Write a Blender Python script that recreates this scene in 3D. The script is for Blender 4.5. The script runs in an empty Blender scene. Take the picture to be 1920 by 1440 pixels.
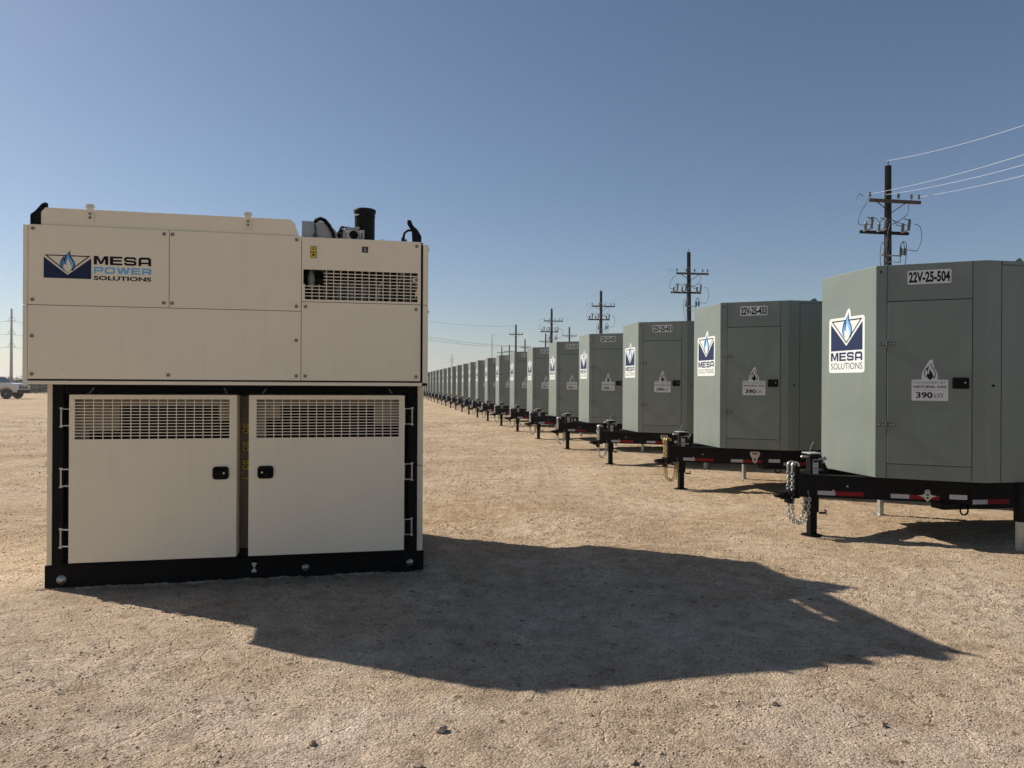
import bpy, bmesh, math, random
import numpy as np
from mathutils import Vector, Matrix
from mathutils.geometry import tessellate_polygon
PI = math.pi; R = math.radians
rnd = random.Random(7)
sc = bpy.context.scene
col = sc.collection

# ------------------------------------------------------------------ camera, sky, sun, exposure
CAMH = 1.65
cd = bpy.data.cameras.new('camera'); cam = bpy.data.objects.new('camera', cd); col.objects.link(cam)
cam.location = (0, 0, CAMH)
cam.rotation_mode = 'QUATERNION'
# level view along +Y, rolled by a third of a degree
cam.rotation_quaternion = (Matrix.Rotation(R(90), 4, 'X') @ Matrix.Rotation(R(0.33), 4, 'Z')).to_quaternion()
cd.sensor_fit = 'HORIZONTAL'; cd.sensor_width = 36.0; cd.lens = 36.0 * 1400 / 1920
cd.clip_start = 0.05; cd.clip_end = 9000
sc.camera = cam

SUN_EL = R(36.35)
SUNH = (-math.cos(R(23.8)), math.sin(R(23.8)))                      # where the sun stands, seen from above
w = bpy.data.worlds.new('World'); sc.world = w; w.use_nodes = True
nt = w.node_tree; bg = nt.nodes['Background']
sky = nt.nodes.new('ShaderNodeTexSky'); sky.sky_type = 'NISHITA'; sky.sun_disc = False
sky.sun_elevation = SUN_EL; sky.sun_rotation = math.atan2(SUNH[0], SUNH[1])
sky.air_density = 1.0; sky.dust_density = 1.3; sky.ozone_density = 2.5; sky.altitude = 1000
nt.links.new(sky.outputs[0], bg.inputs[0]); bg.inputs[1].default_value = 0.066
ld = bpy.data.lights.new('sun', 'SUN'); ld.energy = 5.0; ld.angle = R(0.55); ld.color = (1.0, 0.93, 0.83)
sun = bpy.data.objects.new('sun', ld); col.objects.link(sun)
sd = Vector((SUNH[0] * math.cos(SUN_EL), SUNH[1] * math.cos(SUN_EL), math.sin(SUN_EL)))
sun.rotation_mode = 'QUATERNION'; sun.rotation_quaternion = sd.to_track_quat('Z', 'Y'); sun.location = (-60, 30, 60)
vs = sc.view_settings; vs.view_transform = 'Standard'; vs.look = 'None'; vs.gamma = 1; vs.exposure = 0.4
vs.use_curve_mapping = False

# ------------------------------------------------------------------ materials
def mat(name, c, rough=0.5, metal=0.0, spec=0.5, var=0.0, vscale=3.0, bump=0.0, bscale=2.0, dust=0.0, coat=0.0, streak=0.0, objvar=0.0):
    m = bpy.data.materials.new(name); m.use_nodes = True
    t = m.node_tree; b = t.nodes['Principled BSDF']
    b.inputs['Base Color'].default_value = (*c, 1); b.inputs['Roughness'].default_value = rough
    b.inputs['Metallic'].default_value = metal; b.inputs['Specular IOR Level'].default_value = spec
    b.inputs['Coat Weight'].default_value = coat
    tc = t.nodes.new('ShaderNodeTexCoord')
    if var > 0:
        n = t.nodes.new('ShaderNodeTexNoise'); n.inputs['Scale'].default_value = vscale
        n.inputs['Detail'].default_value = 8; n.inputs['Roughness'].default_value = 0.65
        t.links.new(tc.outputs['Object'], n.inputs['Vector'])
        r = t.nodes.new('ShaderNodeValToRGB')
        r.color_ramp.elements[0].position = 0.3; r.color_ramp.elements[1].position = 0.72
        lo = [max(0, x * (1 - var)) for x in c]; hi = [min(1, x * (1 + var * 0.7)) for x in c]
        if dust > 0: hi = [h * (1 - dust) + d * dust for h, d in zip(hi, (0.42, 0.34, 0.25))]
        r.color_ramp.elements[0].color = (*lo, 1); r.color_ramp.elements[1].color = (*hi, 1)
        t.links.new(n.outputs['Fac'], r.inputs['Fac']); cout = r.outputs['Color']
        if streak > 0:      # dried runs of dust down the sheet metal, and a few scuffs
            mp = t.nodes.new('ShaderNodeMapping'); mp.inputs['Scale'].default_value = (1, 1, .10); t.links.new(tc.outputs['Object'], mp.inputs[0])
            n3 = t.nodes.new('ShaderNodeTexNoise'); n3.inputs['Scale'].default_value = 9; n3.inputs['Detail'].default_value = 6; n3.inputs['Roughness'].default_value = .7
            t.links.new(mp.outputs[0], n3.inputs['Vector']); r3 = t.nodes.new('ShaderNodeValToRGB'); r3.color_ramp.elements[0].position = .52; r3.color_ramp.elements[1].position = .78
            t.links.new(n3.outputs['Fac'], r3.inputs['Fac'])
            mu = t.nodes.new('ShaderNodeMath'); mu.operation = 'MULTIPLY'; t.links.new(r3.outputs['Color'], mu.inputs[0]); mu.inputs[1].default_value = streak
            mx_ = t.nodes.new('ShaderNodeMix'); mx_.data_type = 'RGBA'; t.links.new(mu.outputs[0], mx_.inputs[0]); t.links.new(cout, mx_.inputs[6]); mx_.inputs[7].default_value = (.36, .29, .21, 1); cout = mx_.outputs[2]
            n4 = t.nodes.new('ShaderNodeTexNoise'); n4.inputs['Scale'].default_value = 38; n4.inputs['Detail'].default_value = 2; t.links.new(tc.outputs['Object'], n4.inputs['Vector'])
            r4 = t.nodes.new('ShaderNodeValToRGB'); r4.color_ramp.elements[0].position = .79; r4.color_ramp.elements[1].position = .81; t.links.new(n4.outputs['Fac'], r4.inputs['Fac'])
            mx4 = t.nodes.new('ShaderNodeMix'); mx4.data_type = 'RGBA'; t.links.new(r4.outputs['Color'], mx4.inputs[0]); t.links.new(cout, mx4.inputs[6]); mx4.inputs[7].default_value = (.12, .09, .06, 1); cout = mx4.outputs[2]
        if objvar > 0:      # each unit has weathered a little differently
            oi = t.nodes.new('ShaderNodeObjectInfo'); mo = t.nodes.new('ShaderNodeMapRange'); mo.inputs['To Min'].default_value = 1 - objvar; mo.inputs['To Max'].default_value = 1 + objvar
            t.links.new(oi.outputs['Random'], mo.inputs['Value']); vm = t.nodes.new('ShaderNodeVectorMath'); vm.operation = 'SCALE'
            t.links.new(cout, vm.inputs[0]); t.links.new(mo.outputs['Result'], vm.inputs['Scale']); cout = vm.outputs['Vector']
        t.links.new(cout, b.inputs['Base Color'])
        mr = t.nodes.new('ShaderNodeMapRange'); mr.inputs['To Min'].default_value = rough * 0.85
        mr.inputs['To Max'].default_value = min(1, rough * 1.25)
        t.links.new(n.outputs['Fac'], mr.inputs['Value']); t.links.new(mr.outputs['Result'], b.inputs['Roughness'])
    if bump > 0:
        n2 = t.nodes.new('ShaderNodeTexNoise'); n2.inputs['Scale'].default_value = bscale; n2.inputs['Detail'].default_value = 2
        t.links.new(tc.outputs['Object'], n2.inputs['Vector'])
        bp = t.nodes.new('ShaderNodeBump'); bp.inputs['Distance'].default_value = bump; bp.inputs['Strength'].default_value = 1
        t.links.new(n2.outputs['Fac'], bp.inputs['Height']); t.links.new(bp.outputs['Normal'], b.inputs['Normal'])
    return m

M = dict(
    beige=mat('beige_paint', (0.90, 0.785, 0.585), 0.42, var=0.06, vscale=1.3, bump=0.012, bscale=1.3, dust=0.05, streak=.11),
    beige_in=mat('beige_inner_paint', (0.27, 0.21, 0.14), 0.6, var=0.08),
    green=mat('grey_green_paint', (0.156, 0.186, 0.164), 0.38, var=0.07, vscale=1.0, bump=0.022, bscale=1.2, dust=0.04, streak=.14, objvar=.05),
    black=mat('black_paint', (0.004, 0.004, 0.0045), 0.5, spec=0.09, var=0.25, vscale=4, dust=0.006),
    void=mat('black_void_rubber', (0.003, 0.003, 0.003), 0.85, spec=0.15),  # rubber parts, and black sheets standing in for unlit depth
    rubber=mat('tyre_rubber', (0.02, 0.019, 0.018), 0.85, var=0.3, vscale=10, dust=0.1),
    seam=mat('seal_rubber', (0.02, 0.02, 0.02), 0.7),
    steel=mat('galvanised_steel', (0.50, 0.50, 0.48), 0.38, metal=0.85, var=0.2, vscale=30), hinge=mat('dull_hinge_steel', (0.13, 0.13, 0.12), 0.42, metal=0.5, var=0.4, vscale=40),
    bolt=mat('bolt_steel', (0.30, 0.27, 0.22), 0.45, metal=0.6),
    brass=mat('yellow_zinc_chain', (0.52, 0.38, 0.16), 0.4, metal=0.8, var=0.2, vscale=40),
    grey=mat('grey_sheet_metal', (0.33, 0.35, 0.36), 0.5, var=0.08),
    alu=mat('cast_aluminium', (0.52, 0.51, 0.47), 0.5, metal=0.3, var=0.1, vscale=8),
    navy=mat('navy_vinyl', (0.008, 0.017, 0.062), 0.5, spec=.25), blue=mat('blue_vinyl', (0.06, 0.24, 0.52), 0.45),
    ltblue=mat('light_blue_vinyl', (0.16, 0.44, 0.72), 0.45),
    ink=mat('black_ink', (0.006, 0.006, 0.008), 0.6, spec=.2), white=mat('white_vinyl', (0.60, 0.625, 0.60), 0.5, var=0.03),
    plate=mat('grey_white_vinyl', (0.60, 0.60, 0.60), 0.45, var=0.04), greyink=mat('grey_ink', (0.045, 0.045, 0.05), 0.6),
    yellow=mat('yellow_vinyl', (0.72, 0.52, 0.03), 0.45), red=mat('red_reflective', (0.20, 0.004, 0.008), 0.5, spec=.2),
    silver=mat('silver_reflective', (0.40, 0.40, 0.42), 0.35, var=0.1, vscale=60),
    stack=mat('stack_paint', (0.004, 0.004, 0.005), 0.6, spec=.15), wood=mat('creosoted_wood', (0.0055, 0.0048, 0.0044), 0.95, spec=.06, var=0.4, vscale=6),
    arm=mat('weathered_wood', (0.075, 0.058, 0.047), 0.85, spec=.2, var=0.3, vscale=6),
    porcelain=mat('grey_porcelain', (0.085, 0.09, 0.095), 0.35), wire=mat('bright_wire', (0.60, 0.62, 0.66), 0.35, metal=0.5),
    blendwire=mat('sky_blend_wire', (0.15, 0.155, 0.165), 0.7), darkwire=mat('dark_cable', (0.07, 0.07, 0.075), 0.5), polesteel=mat('grey_pole_steel', (0.16, 0.17, 0.17), 0.6, metal=0.2),
    silverpaint=mat('silver_car_paint', (0.66, 0.67, 0.67), 0.3, metal=0.0, coat=0.5), glass=mat('dark_glass', (0.02, 0.025, 0.03), 0.08),
    lamp=mat('headlamp_glass', (0.75, 0.77, 0.78), 0.15), engine=mat('engine_green', (0.05, 0.08, 0.05), 0.5, var=0.4, vscale=12),
)

# ------------------------------------------------------------------ mesh builder
class MB:
    def __init__(s): s.v = []; s.f = []; s.m = []; s.mats = []; s.sm = []
    def mi(s, m):
        if m not in s.mats: s.mats.append(m)
        return s.mats.index(m)
    def add(s, vs, fs, m, T=None, smooth=False):
        o = len(s.v); i = s.mi(m)
        for p in vs:
            p = Vector(p) if T is None else T @ Vector(p)
            s.v.append((p.x, p.y, p.z))
        for f in fs: s.f.append([o + k for k in f]); s.m.append(i); s.sm.append(smooth)
    def bm(s, bm, m, T=None, smooth=False):
        bm.verts.ensure_lookup_table(); bm.verts.index_update()
        s.add([v.co.copy() for v in bm.verts], [[v.index for v in f.verts] for f in bm.faces], m, T, smooth); bm.free()
    def box(s, x0, x1, y0, y1, z0, z1, m, bev=0.0, T=None):
        b = bmesh.new(); bmesh.ops.create_cube(b, size=1)
        for v in b.verts:
            v.co = Vector(((x0 + x1) / 2 + v.co.x * (x1 - x0), (y0 + y1) / 2 + v.co.y * (y1 - y0), (z0 + z1) / 2 + v.co.z * (z1 - z0)))
        if bev: bmesh.ops.bevel(b, geom=b.edges[:], offset=bev, segments=2, profile=0.6, affect='EDGES')
        s.bm(b, m, T)
    def prism(s, pts, a, b, m, axis='z', bev=0.0, T=None):
        bm = bmesh.new()
        def P(p, h): return {'z': (p[0], p[1], h), 'y': (p[0], h, p[1]), 'x': (h, p[0], p[1])}[axis]
        lo = [bm.verts.new(P(p, a)) for p in pts]; hi = [bm.verts.new(P(p, b)) for p in pts]
        n = len(pts); bm.faces.new(lo); bm.faces.new(hi)
        for i in range(n): bm.faces.new((lo[i], lo[(i + 1) % n], hi[(i + 1) % n], hi[i]))
        bmesh.ops.recalc_face_normals(bm, faces=bm.faces[:])
        if bev: bmesh.ops.bevel(bm, geom=bm.edges[:], offset=bev, segments=2, profile=0.6, affect='EDGES')
        s.bm(bm, m, T)
    def cyl(s, p0, p1, r, m, r1=None, n=16, cap=True, T=None, smooth=True):
        s.tube([p0, p1], r, m, n=n, rs=[r, r if r1 is None else r1], cap=cap, T=T, smooth=smooth)
    def tube(s, pts, r, m, n=8, rs=None, cap=True, T=None, smooth=True, closed=False):
        pts = [Vector(p) for p in pts]; k = len(pts); vs = []; up = None
        for i in range(k):
            if closed: d = pts[(i + 1) % k] - pts[i - 1]
            else: d = pts[min(i + 1, k - 1)] - pts[max(i - 1, 0)]
            d.normalize()
            if up is None:
                up = d.orthogonal().normalized()
            up = (up - d * up.dot(d)); 
            if up.length < 1e-6: up = d.orthogonal()
            up.normalize(); sd_ = d.cross(up); rr = rs[i] if rs else r
            for j in range(n):
                a = 2 * PI * j / n; vs.append(pts[i] + up * math.cos(a) * rr + sd_ * math.sin(a) * rr)
        fs = []
        for i in range(k if closed else k - 1):
            i2 = (i + 1) % k
            for j in range(n):
                fs.append((i * n + j, i * n + (j + 1) % n, i2 * n + (j + 1) % n, i2 * n + j))
        s.add(vs, fs, m, T, smooth)
        if cap and not closed:
            s.add(vs[:n], [list(range(n))[::-1]], m, T); s.add(vs[-n:], [list(range(n))], m, T)
    def lathe(s, prof, c, ax, m, n=24, T=None):
        ax = Vector(ax).normalized(); up = ax.orthogonal().normalized(); sd_ = ax.cross(up); c = Vector(c); vs = []; fs = []
        for (r, h) in prof:
            for j in range(n):
                a = 2 * PI * j / n; vs.append(c + ax * h + (up * math.cos(a) + sd_ * math.sin(a)) * r)
        for i in range(len(prof) - 1):
            for j in range(n): fs.append((i * n + j, i * n + (j + 1) % n, (i + 1) * n + (j + 1) % n, (i + 1) * n + j))
        s.add(vs, fs, m, T, True)
    def flat(s, pts, fr, h, m, th=0.0):
        """polygon of 2D points laid in the frame fr = (origin, ex, ey); h = height off the surface"""
        o, ex, ey = [Vector(a) for a in fr]; n = ex.cross(ey).normalized()
        P = [o + ex * p[0] + ey * p[1] + n * h for p in pts]
        tris = tessellate_polygon([[Vector((p[0], p[1], 0)) for p in pts]])
        fs = []
        for t in tris:
            a, b, c = [pts[i] for i in t]
            ar = (b[0] - a[0]) * (c[1] - a[1]) - (b[1] - a[1]) * (c[0] - a[0])
            if abs(ar) < 1e-12: continue
            fs.append(list(t) if ar > 0 else list(t)[::-1])
        s.add(P, fs, m)
        if th:
            k = len(pts); Q = [p - n * th for p in P]; ar = sum(pts[i][0] * pts[(i + 1) % k][1] - pts[(i + 1) % k][0] * pts[i][1] for i in range(k))
            q = [(i, k + i, k + (i + 1) % k, (i + 1) % k) for i in range(k)]
            if ar < 0: q = [f[::-1] for f in q]
            s.add(P + Q, q, m)
    def tri2(s, vs, fs, fr, h, m):
        o, ex, ey = [Vector(a) for a in fr]; n = ex.cross(ey).normalized()
        s.add([o + ex * p[0] + ey * p[1] + n * h for p in vs], fs, m)
    def build(s, name, parent=None, loc=None, recalc=False):
        me = bpy.data.meshes.new(name); me.from_pydata(s.v, [], s.f)
        for m in s.mats:
            if m: me.materials.append(m)
        me.polygons.foreach_set('material_index', s.m); me.polygons.foreach_set('use_smooth', s.sm)
        me.update()
        o = bpy.data.objects.new(name, me); col.objects.link(o)
        if parent: o.parent = parent
        if loc: o.location = loc
        return o

def thing(name, label, cat, loc=(0, 0, 0), rz=0.0, group=None):
    o = bpy.data.objects.new(name, None); col.objects.link(o); o.location = loc; o.rotation_euler = (0, 0, rz)
    o.empty_display_size = 0.2
    o['label'] = label; o['category'] = cat
    if group: o['group'] = group
    return o
def tag(o, label, cat, group=None, kind=None):
    o['label'] = label; o['category'] = cat
    if group: o['group'] = group
    if kind: o['kind'] = kind
    return o
CH = {}
def kids(o):
    return [c for c in bpy.data.objects if c.parent is o]
def copy_tree(o, parent=None, index=None):
    if index is None:
        index = {}
        for c in bpy.data.objects:
            if c.parent: index.setdefault(c.parent.name, []).append(c)
    c = o.copy(); col.objects.link(c); c.parent = parent
    for ch in index.get(o.name, []): copy_tree(ch, c, index)
    return c

# ------------------------------------------------------------------ lettering
def font_geo(txt, bold=0.0, space=1.0):
    cu = bpy.data.curves.new('t', 'FONT'); cu.body = txt; cu.size = 1; cu.offset = bold; cu.resolution_u = 3
    cu.space_character = space
    ob = bpy.data.objects.new('t', cu); col.objects.link(ob)
    dg = bpy.context.evaluated_depsgraph_get(); me = bpy.data.meshes.new_from_object(ob.evaluated_get(dg))
    vs = [(v.co.x, v.co.y) for v in me.vertices]; fs = []
    for p in me.polygons:
        f = list(p.vertices); ar = 0
        for i in range(len(f)):
            a = vs[f[i]]; b = vs[f[(i + 1) % len(f)]]; ar += a[0] * b[1] - b[0] * a[1]
        fs.append(f if ar > 0 else f[::-1])
    bpy.data.objects.remove(ob); bpy.data.curves.remove(cu); bpy.data.meshes.remove(me)
    return vs, fs
def fit(vs, x0, x1, y0, y1):
    ax = min(v[0] for v in vs); bx = max(v[0] for v in vs); ay = min(v[1] for v in vs); by = max(v[1] for v in vs)
    return [(x0 + (v[0] - ax) / (bx - ax) * (x1 - x0), y0 + (v[1] - ay) / (by - ay) * (y1 - y0)) for v in vs]
def put_text(mb, txt, fr, h, m, x0, x1, y0, y1, bold=0.0, space=1.0):
    vs, fs = font_geo(txt, bold, space); mb.tri2(fit(vs, x0, x1, y0, y1), fs, fr, h, m)

def ribbon(pts, w, closed=False):
    n = len(pts); L = []; Rr = []
    for i in range(n):
        p = Vector(pts[i])
        a = Vector(pts[i - 1]) if (i > 0 or closed) else None
        b = Vector(pts[(i + 1) % n]) if (i < n - 1 or closed) else None
        d1 = (p - a).normalized() if a is not None else (b - p).normalized()
        d2 = (b - p).normalized() if b is not None else d1
        n1 = Vector((-d1.y, d1.x)); n2 = Vector((-d2.y, d2.x)); mm = (n1 + n2).normalized()
        k = w / 2 / max(0.35, mm.dot(n1)); L.append(p + mm * k); Rr.append(p - mm * k)
    vs = [tuple(x) for x in L] + [tuple(x) for x in Rr]; fs = []
    for i in range(n if closed else n - 1):
        j = (i + 1) % n; fs.append((i, n + i, n + j, j))
    return vs, fs
def poly_geo(pts):
    tris = tessellate_polygon([[Vector((p[0], p[1], 0)) for p in pts]]); fs = []
    for t in tris:
        a, b, c = [pts[i] for i in t]; ar = (b[0] - a[0]) * (c[1] - a[1]) - (b[1] - a[1]) * (c[0] - a[0])
        fs.append(list(t) if ar > 0 else list(t)[::-1])
    return list(pts), fs
PP = [(.15, 0), (.15, .885), (.93, .885), (1.03, .80), (1.03, .50), (.93, .41), (.27, .41)]
GL = {
 'M': (1.30, [('p', [(0, 0), (0, 1), (.38, 1), (.65, .36), (.92, 1), (1.30, 1), (1.30, 0), (1.01, 0), (1.01, .66), (.76, .08), (.54, .08), (.29, .66), (.29, 0)])]),
 'E': (1.12, [('p', [(0, 0), (0, 1), (1.12, 1), (1.12, .78), (.3, .78), (.3, .61), (1.05, .61), (1.05, .40), (.3, .40), (.3, .22), (1.12, .22), (1.12, 0)])]),
 'S': (1.16, [('r', [(1.02, .67), (1.02, .80), (.92, .885), (.24, .885), (.14, .80), (.14, .60), (.24, .52), (.92, .48), (1.02, .40), (1.02, .20), (.92, .115), (.24, .115), (.14, .20), (.14, .33)], .23)]),
 'A': (1.20, [('r', [(.15, 0), (.15, .76), (.28, .885), (.92, .885), (1.05, .76), (1.05, 0)], .26), ('r', [(.27, .33), (.93, .33)], .2)]),
 'P': (1.15, [('r', PP, .24)]),
 'R': (1.15, [('r', PP, .24), ('r', [(.62, .31), (.98, .31), (1.02, .2), (1.02, 0)], .22)]),
 'O': (1.25, [('c', [(.14, .25), (.26, .115), (.99, .115), (1.11, .25), (1.11, .75), (.99, .885), (.26, .885), (.14, .75)], .24)]),
 'W': (1.62, [('p', [(0, 1), (.30, 1), (.47, .36), (.65, 1), (.97, 1), (1.15, .36), (1.32, 1), (1.62, 1), (1.32, 0), (.99, 0), (.81, .58), (.63, 0), (.30, 0)])]),
}
def put_wide(mb, txt, fr, h, m, x0, x1, y0, y1, gap=.14):
    tot = sum(GL[c][0] for c in txt) + gap * (len(txt) - 1); x = 0; k = (x1 - x0) / tot; ky = y1 - y0
    for c in txt:
        for q, s_ in enumerate(GL[c][1]):
            if s_[0] == 'p': vs, fs = poly_geo(s_[1])
            else: vs, fs = ribbon(s_[1], s_[2], s_[0] == 'c')
            mb.tri2([(x0 + (x + p[0]) * k, y0 + p[1] * ky) for p in vs], fs, fr, h + q * 0.0002, m)
        x += GL[c][0] + gap

FL_OUT = [(.66, 1), (.62, .93), (.50, .83), (.40, .76), (.33, .68), (.30, .60), (.29, .73), (.24, .68), (.10, .55), (.02, .42), (0, .28), (.05, .16), (.14, .07), (.27, .0),
          (.20, .10), (.30, .04), (.50, -.04), (.70, .04), (.84, .0), (.96, .10), (1.0, .24), (.98, .38), (.90, .50), (.78, .62), (.70, .73), (.67, .86)]
FL_BLUE = [(.63, .92), (.53, .82), (.44, .74), (.37, .62), (.34, .46), (.28, .38), (.26, .58), (.16, .50), (.07, .38), (.06, .26), (.12, .14), (.26, .05), (.50, .0), (.74, .05), (.90, .15),
           (.94, .28), (.90, .40), (.80, .52), (.69, .62), (.62, .74)]
FL_LT = [(.58, .80), (.50, .70), (.46, .58), (.56, .50), (.70, .40), (.80, .28), (.80, .12), (.88, .22), (.86, .38), (.72, .52), (.60, .64)]
FL_CORE = [(.50, .58), (.44, .46), (.42, .26), (.30, .32), (.22, .22), (.24, .10), (.38, -.02), (.52, -.10), (.66, -.02), (.78, .12), (.76, .26), (.66, .38), (.56, .48)]
def flame(mb, fr, h, x0, x1, y0, y1, a, b, c, core, lt=None):
    def S(P): return [(x0 + p[0] * (x1 - x0), y0 + p[1] * (y1 - y0)) for p in P]
    mb.flat(S(FL_OUT), fr, h, a); mb.flat(S(FL_BLUE), fr, h + .0003, b)
    if lt: mb.flat(S(FL_LT), fr, h + .0005, lt)
    mb.flat(S(FL_CORE), fr, h + .0007, core)
def emblem(mb, fr, h, x0, x1, y0, y1, core, gold=None):
    W = x1 - x0; H = y1 - y0; k = .055 * W
    apex = y0 + .17 * H
    # navy block with a V cut out of it
    mb.flat([(x0, y0), (x1, y0), (x1, y1 - .10 * H), ((x0 + x1) / 2, apex - .02 * H), (x0, y1 - .10 * H)], fr, h, M['navy'])
    tri = [(x0 + .045 * W, y1 - .012 * W), (x1 - .045 * W, y1 - .012 * W), ((x0 + x1) / 2, apex + .09 * H)]
    vs, fs = ribbon(tri[::-1], .024 * W, True); mb.tri2(vs, fs, fr, h + .0003, M['ink'])
def rrect(x0, x1, y0, y1, r, n=4):
    P = []
    for cx, cy, a0 in ((x1 - r, y0 + r, -90), (x1 - r, y1 - r, 0), (x0 + r, y1 - r, 90), (x0 + r, y0 + r, 180)):
        for i in range(n + 1):
            a = R(a0 + 90 * i / n); P.append((cx + r * math.cos(a), cy + r * math.sin(a)))
    return P

# ================================================================== SETTING
# ---- ground sheet: fine cells in front of the camera, growing cells to the horizon
def axis_lines(a, b, step, lo, hi, g=1.16):
    core = list(np.arange(a, b + 1e-6, step)); l = []; r = []; s = step; x = a
    while x > lo: s *= g; x -= s; l.append(x)
    s = step; x = core[-1]
    while x < hi: s *= g; x += s; r.append(x)
    return np.array(l[::-1] + core + r)
def vnoise(x, y, seed):
    rs = np.random.RandomState(seed); G = rs.rand(256, 256)
    xi = np.floor(x).astype(int); yi = np.floor(y).astype(int); fx = x - xi; fy = y - yi
    fx = fx * fx * (3 - 2 * fx); fy = fy * fy * (3 - 2 * fy)
    a = G[xi % 256, yi % 256]; b = G[(xi + 1) % 256, yi % 256]; c = G[xi % 256, (yi + 1) % 256]; d = G[(xi + 1) % 256, (yi + 1) % 256]
    return (a * (1 - fx) + b * fx) * (1 - fy) + (c * (1 - fx) + d * fx) * fy - 0.5
ca_r, sa_r = math.cos(R(9.957)), math.sin(R(9.957))
def ground_h(x, y):
    x = np.asarray(x, float); y = np.asarray(y, float)
    h = 0.012 * vnoise(x * 0.9, y * 1.3, 1) + 0.010 * vnoise(x * 3.1, y * 4.2, 2) + 0.007 * vnoise(x * 9, y * 11, 3)
    patch = np.clip(vnoise(x * 0.6 + 3, y * 0.8, 9) * 3 + .5, 0, 1)
    rx = x * ca_r + y * sa_r; ry = -x * sa_r + y * ca_r
    h += 0.010 * vnoise(rx * 1.9, ry * 0.16, 31) + 0.006 * vnoise(rx * 5.2, ry * 0.35, 32)
    rg = 1 - np.abs(vnoise(x * 4.5 - y * 1.5, y * 8 + x, 41)) * 4; h += (.15 + patch) * 0.010 * np.clip(rg, 0, 1) ** 3
    h += (.22 + patch) * (0.009 * np.abs(vnoise(x * 17 + y * 6, y * 26 - x * 5, 4)) + 0.006 * vnoise(x * 30, y * 34, 5))
    near = 1 / (1 + np.exp((np.hypot(x, y) - 16) / 1.5))
    return h * near
def make_ground():
    xs = axis_lines(-5.5, 6.5, 0.018, -2500, 2500); ys = axis_lines(2.2, 9.2, 0.018, -300, 4500)
    X, Y = np.meshgrid(xs, ys, indexing='xy'); Z = ground_h(X, Y)
    nx, ny = len(xs), len(ys); V = np.stack([X, Y, Z], -1).reshape(-1, 3).astype(np.float32)
    i = np.arange(nx - 1); j = np.arange(ny - 1); I, J = np.meshgrid(i, j); a = (J * nx + I).ravel()
    F = np.stack([a, a + 1, a + 1 + nx, a + nx], -1).astype(np.int32)
    me = bpy.data.meshes.new('ground'); me.vertices.add(len(V)); me.vertices.foreach_set('co', V.ravel())
    me.loops.add(F.size); me.loops.foreach_set('vertex_index', F.ravel())
    me.polygons.add(len(F)); me.polygons.foreach_set('loop_start', np.arange(0, F.size, 4, dtype=np.int32))
    me.polygons.foreach_set('use_smooth', np.ones(len(F), bool)); me.update(); me.validate()
    o = bpy.data.objects.new('ground', me); col.objects.link(o); o['kind'] = 'structure'
    return o
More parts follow.
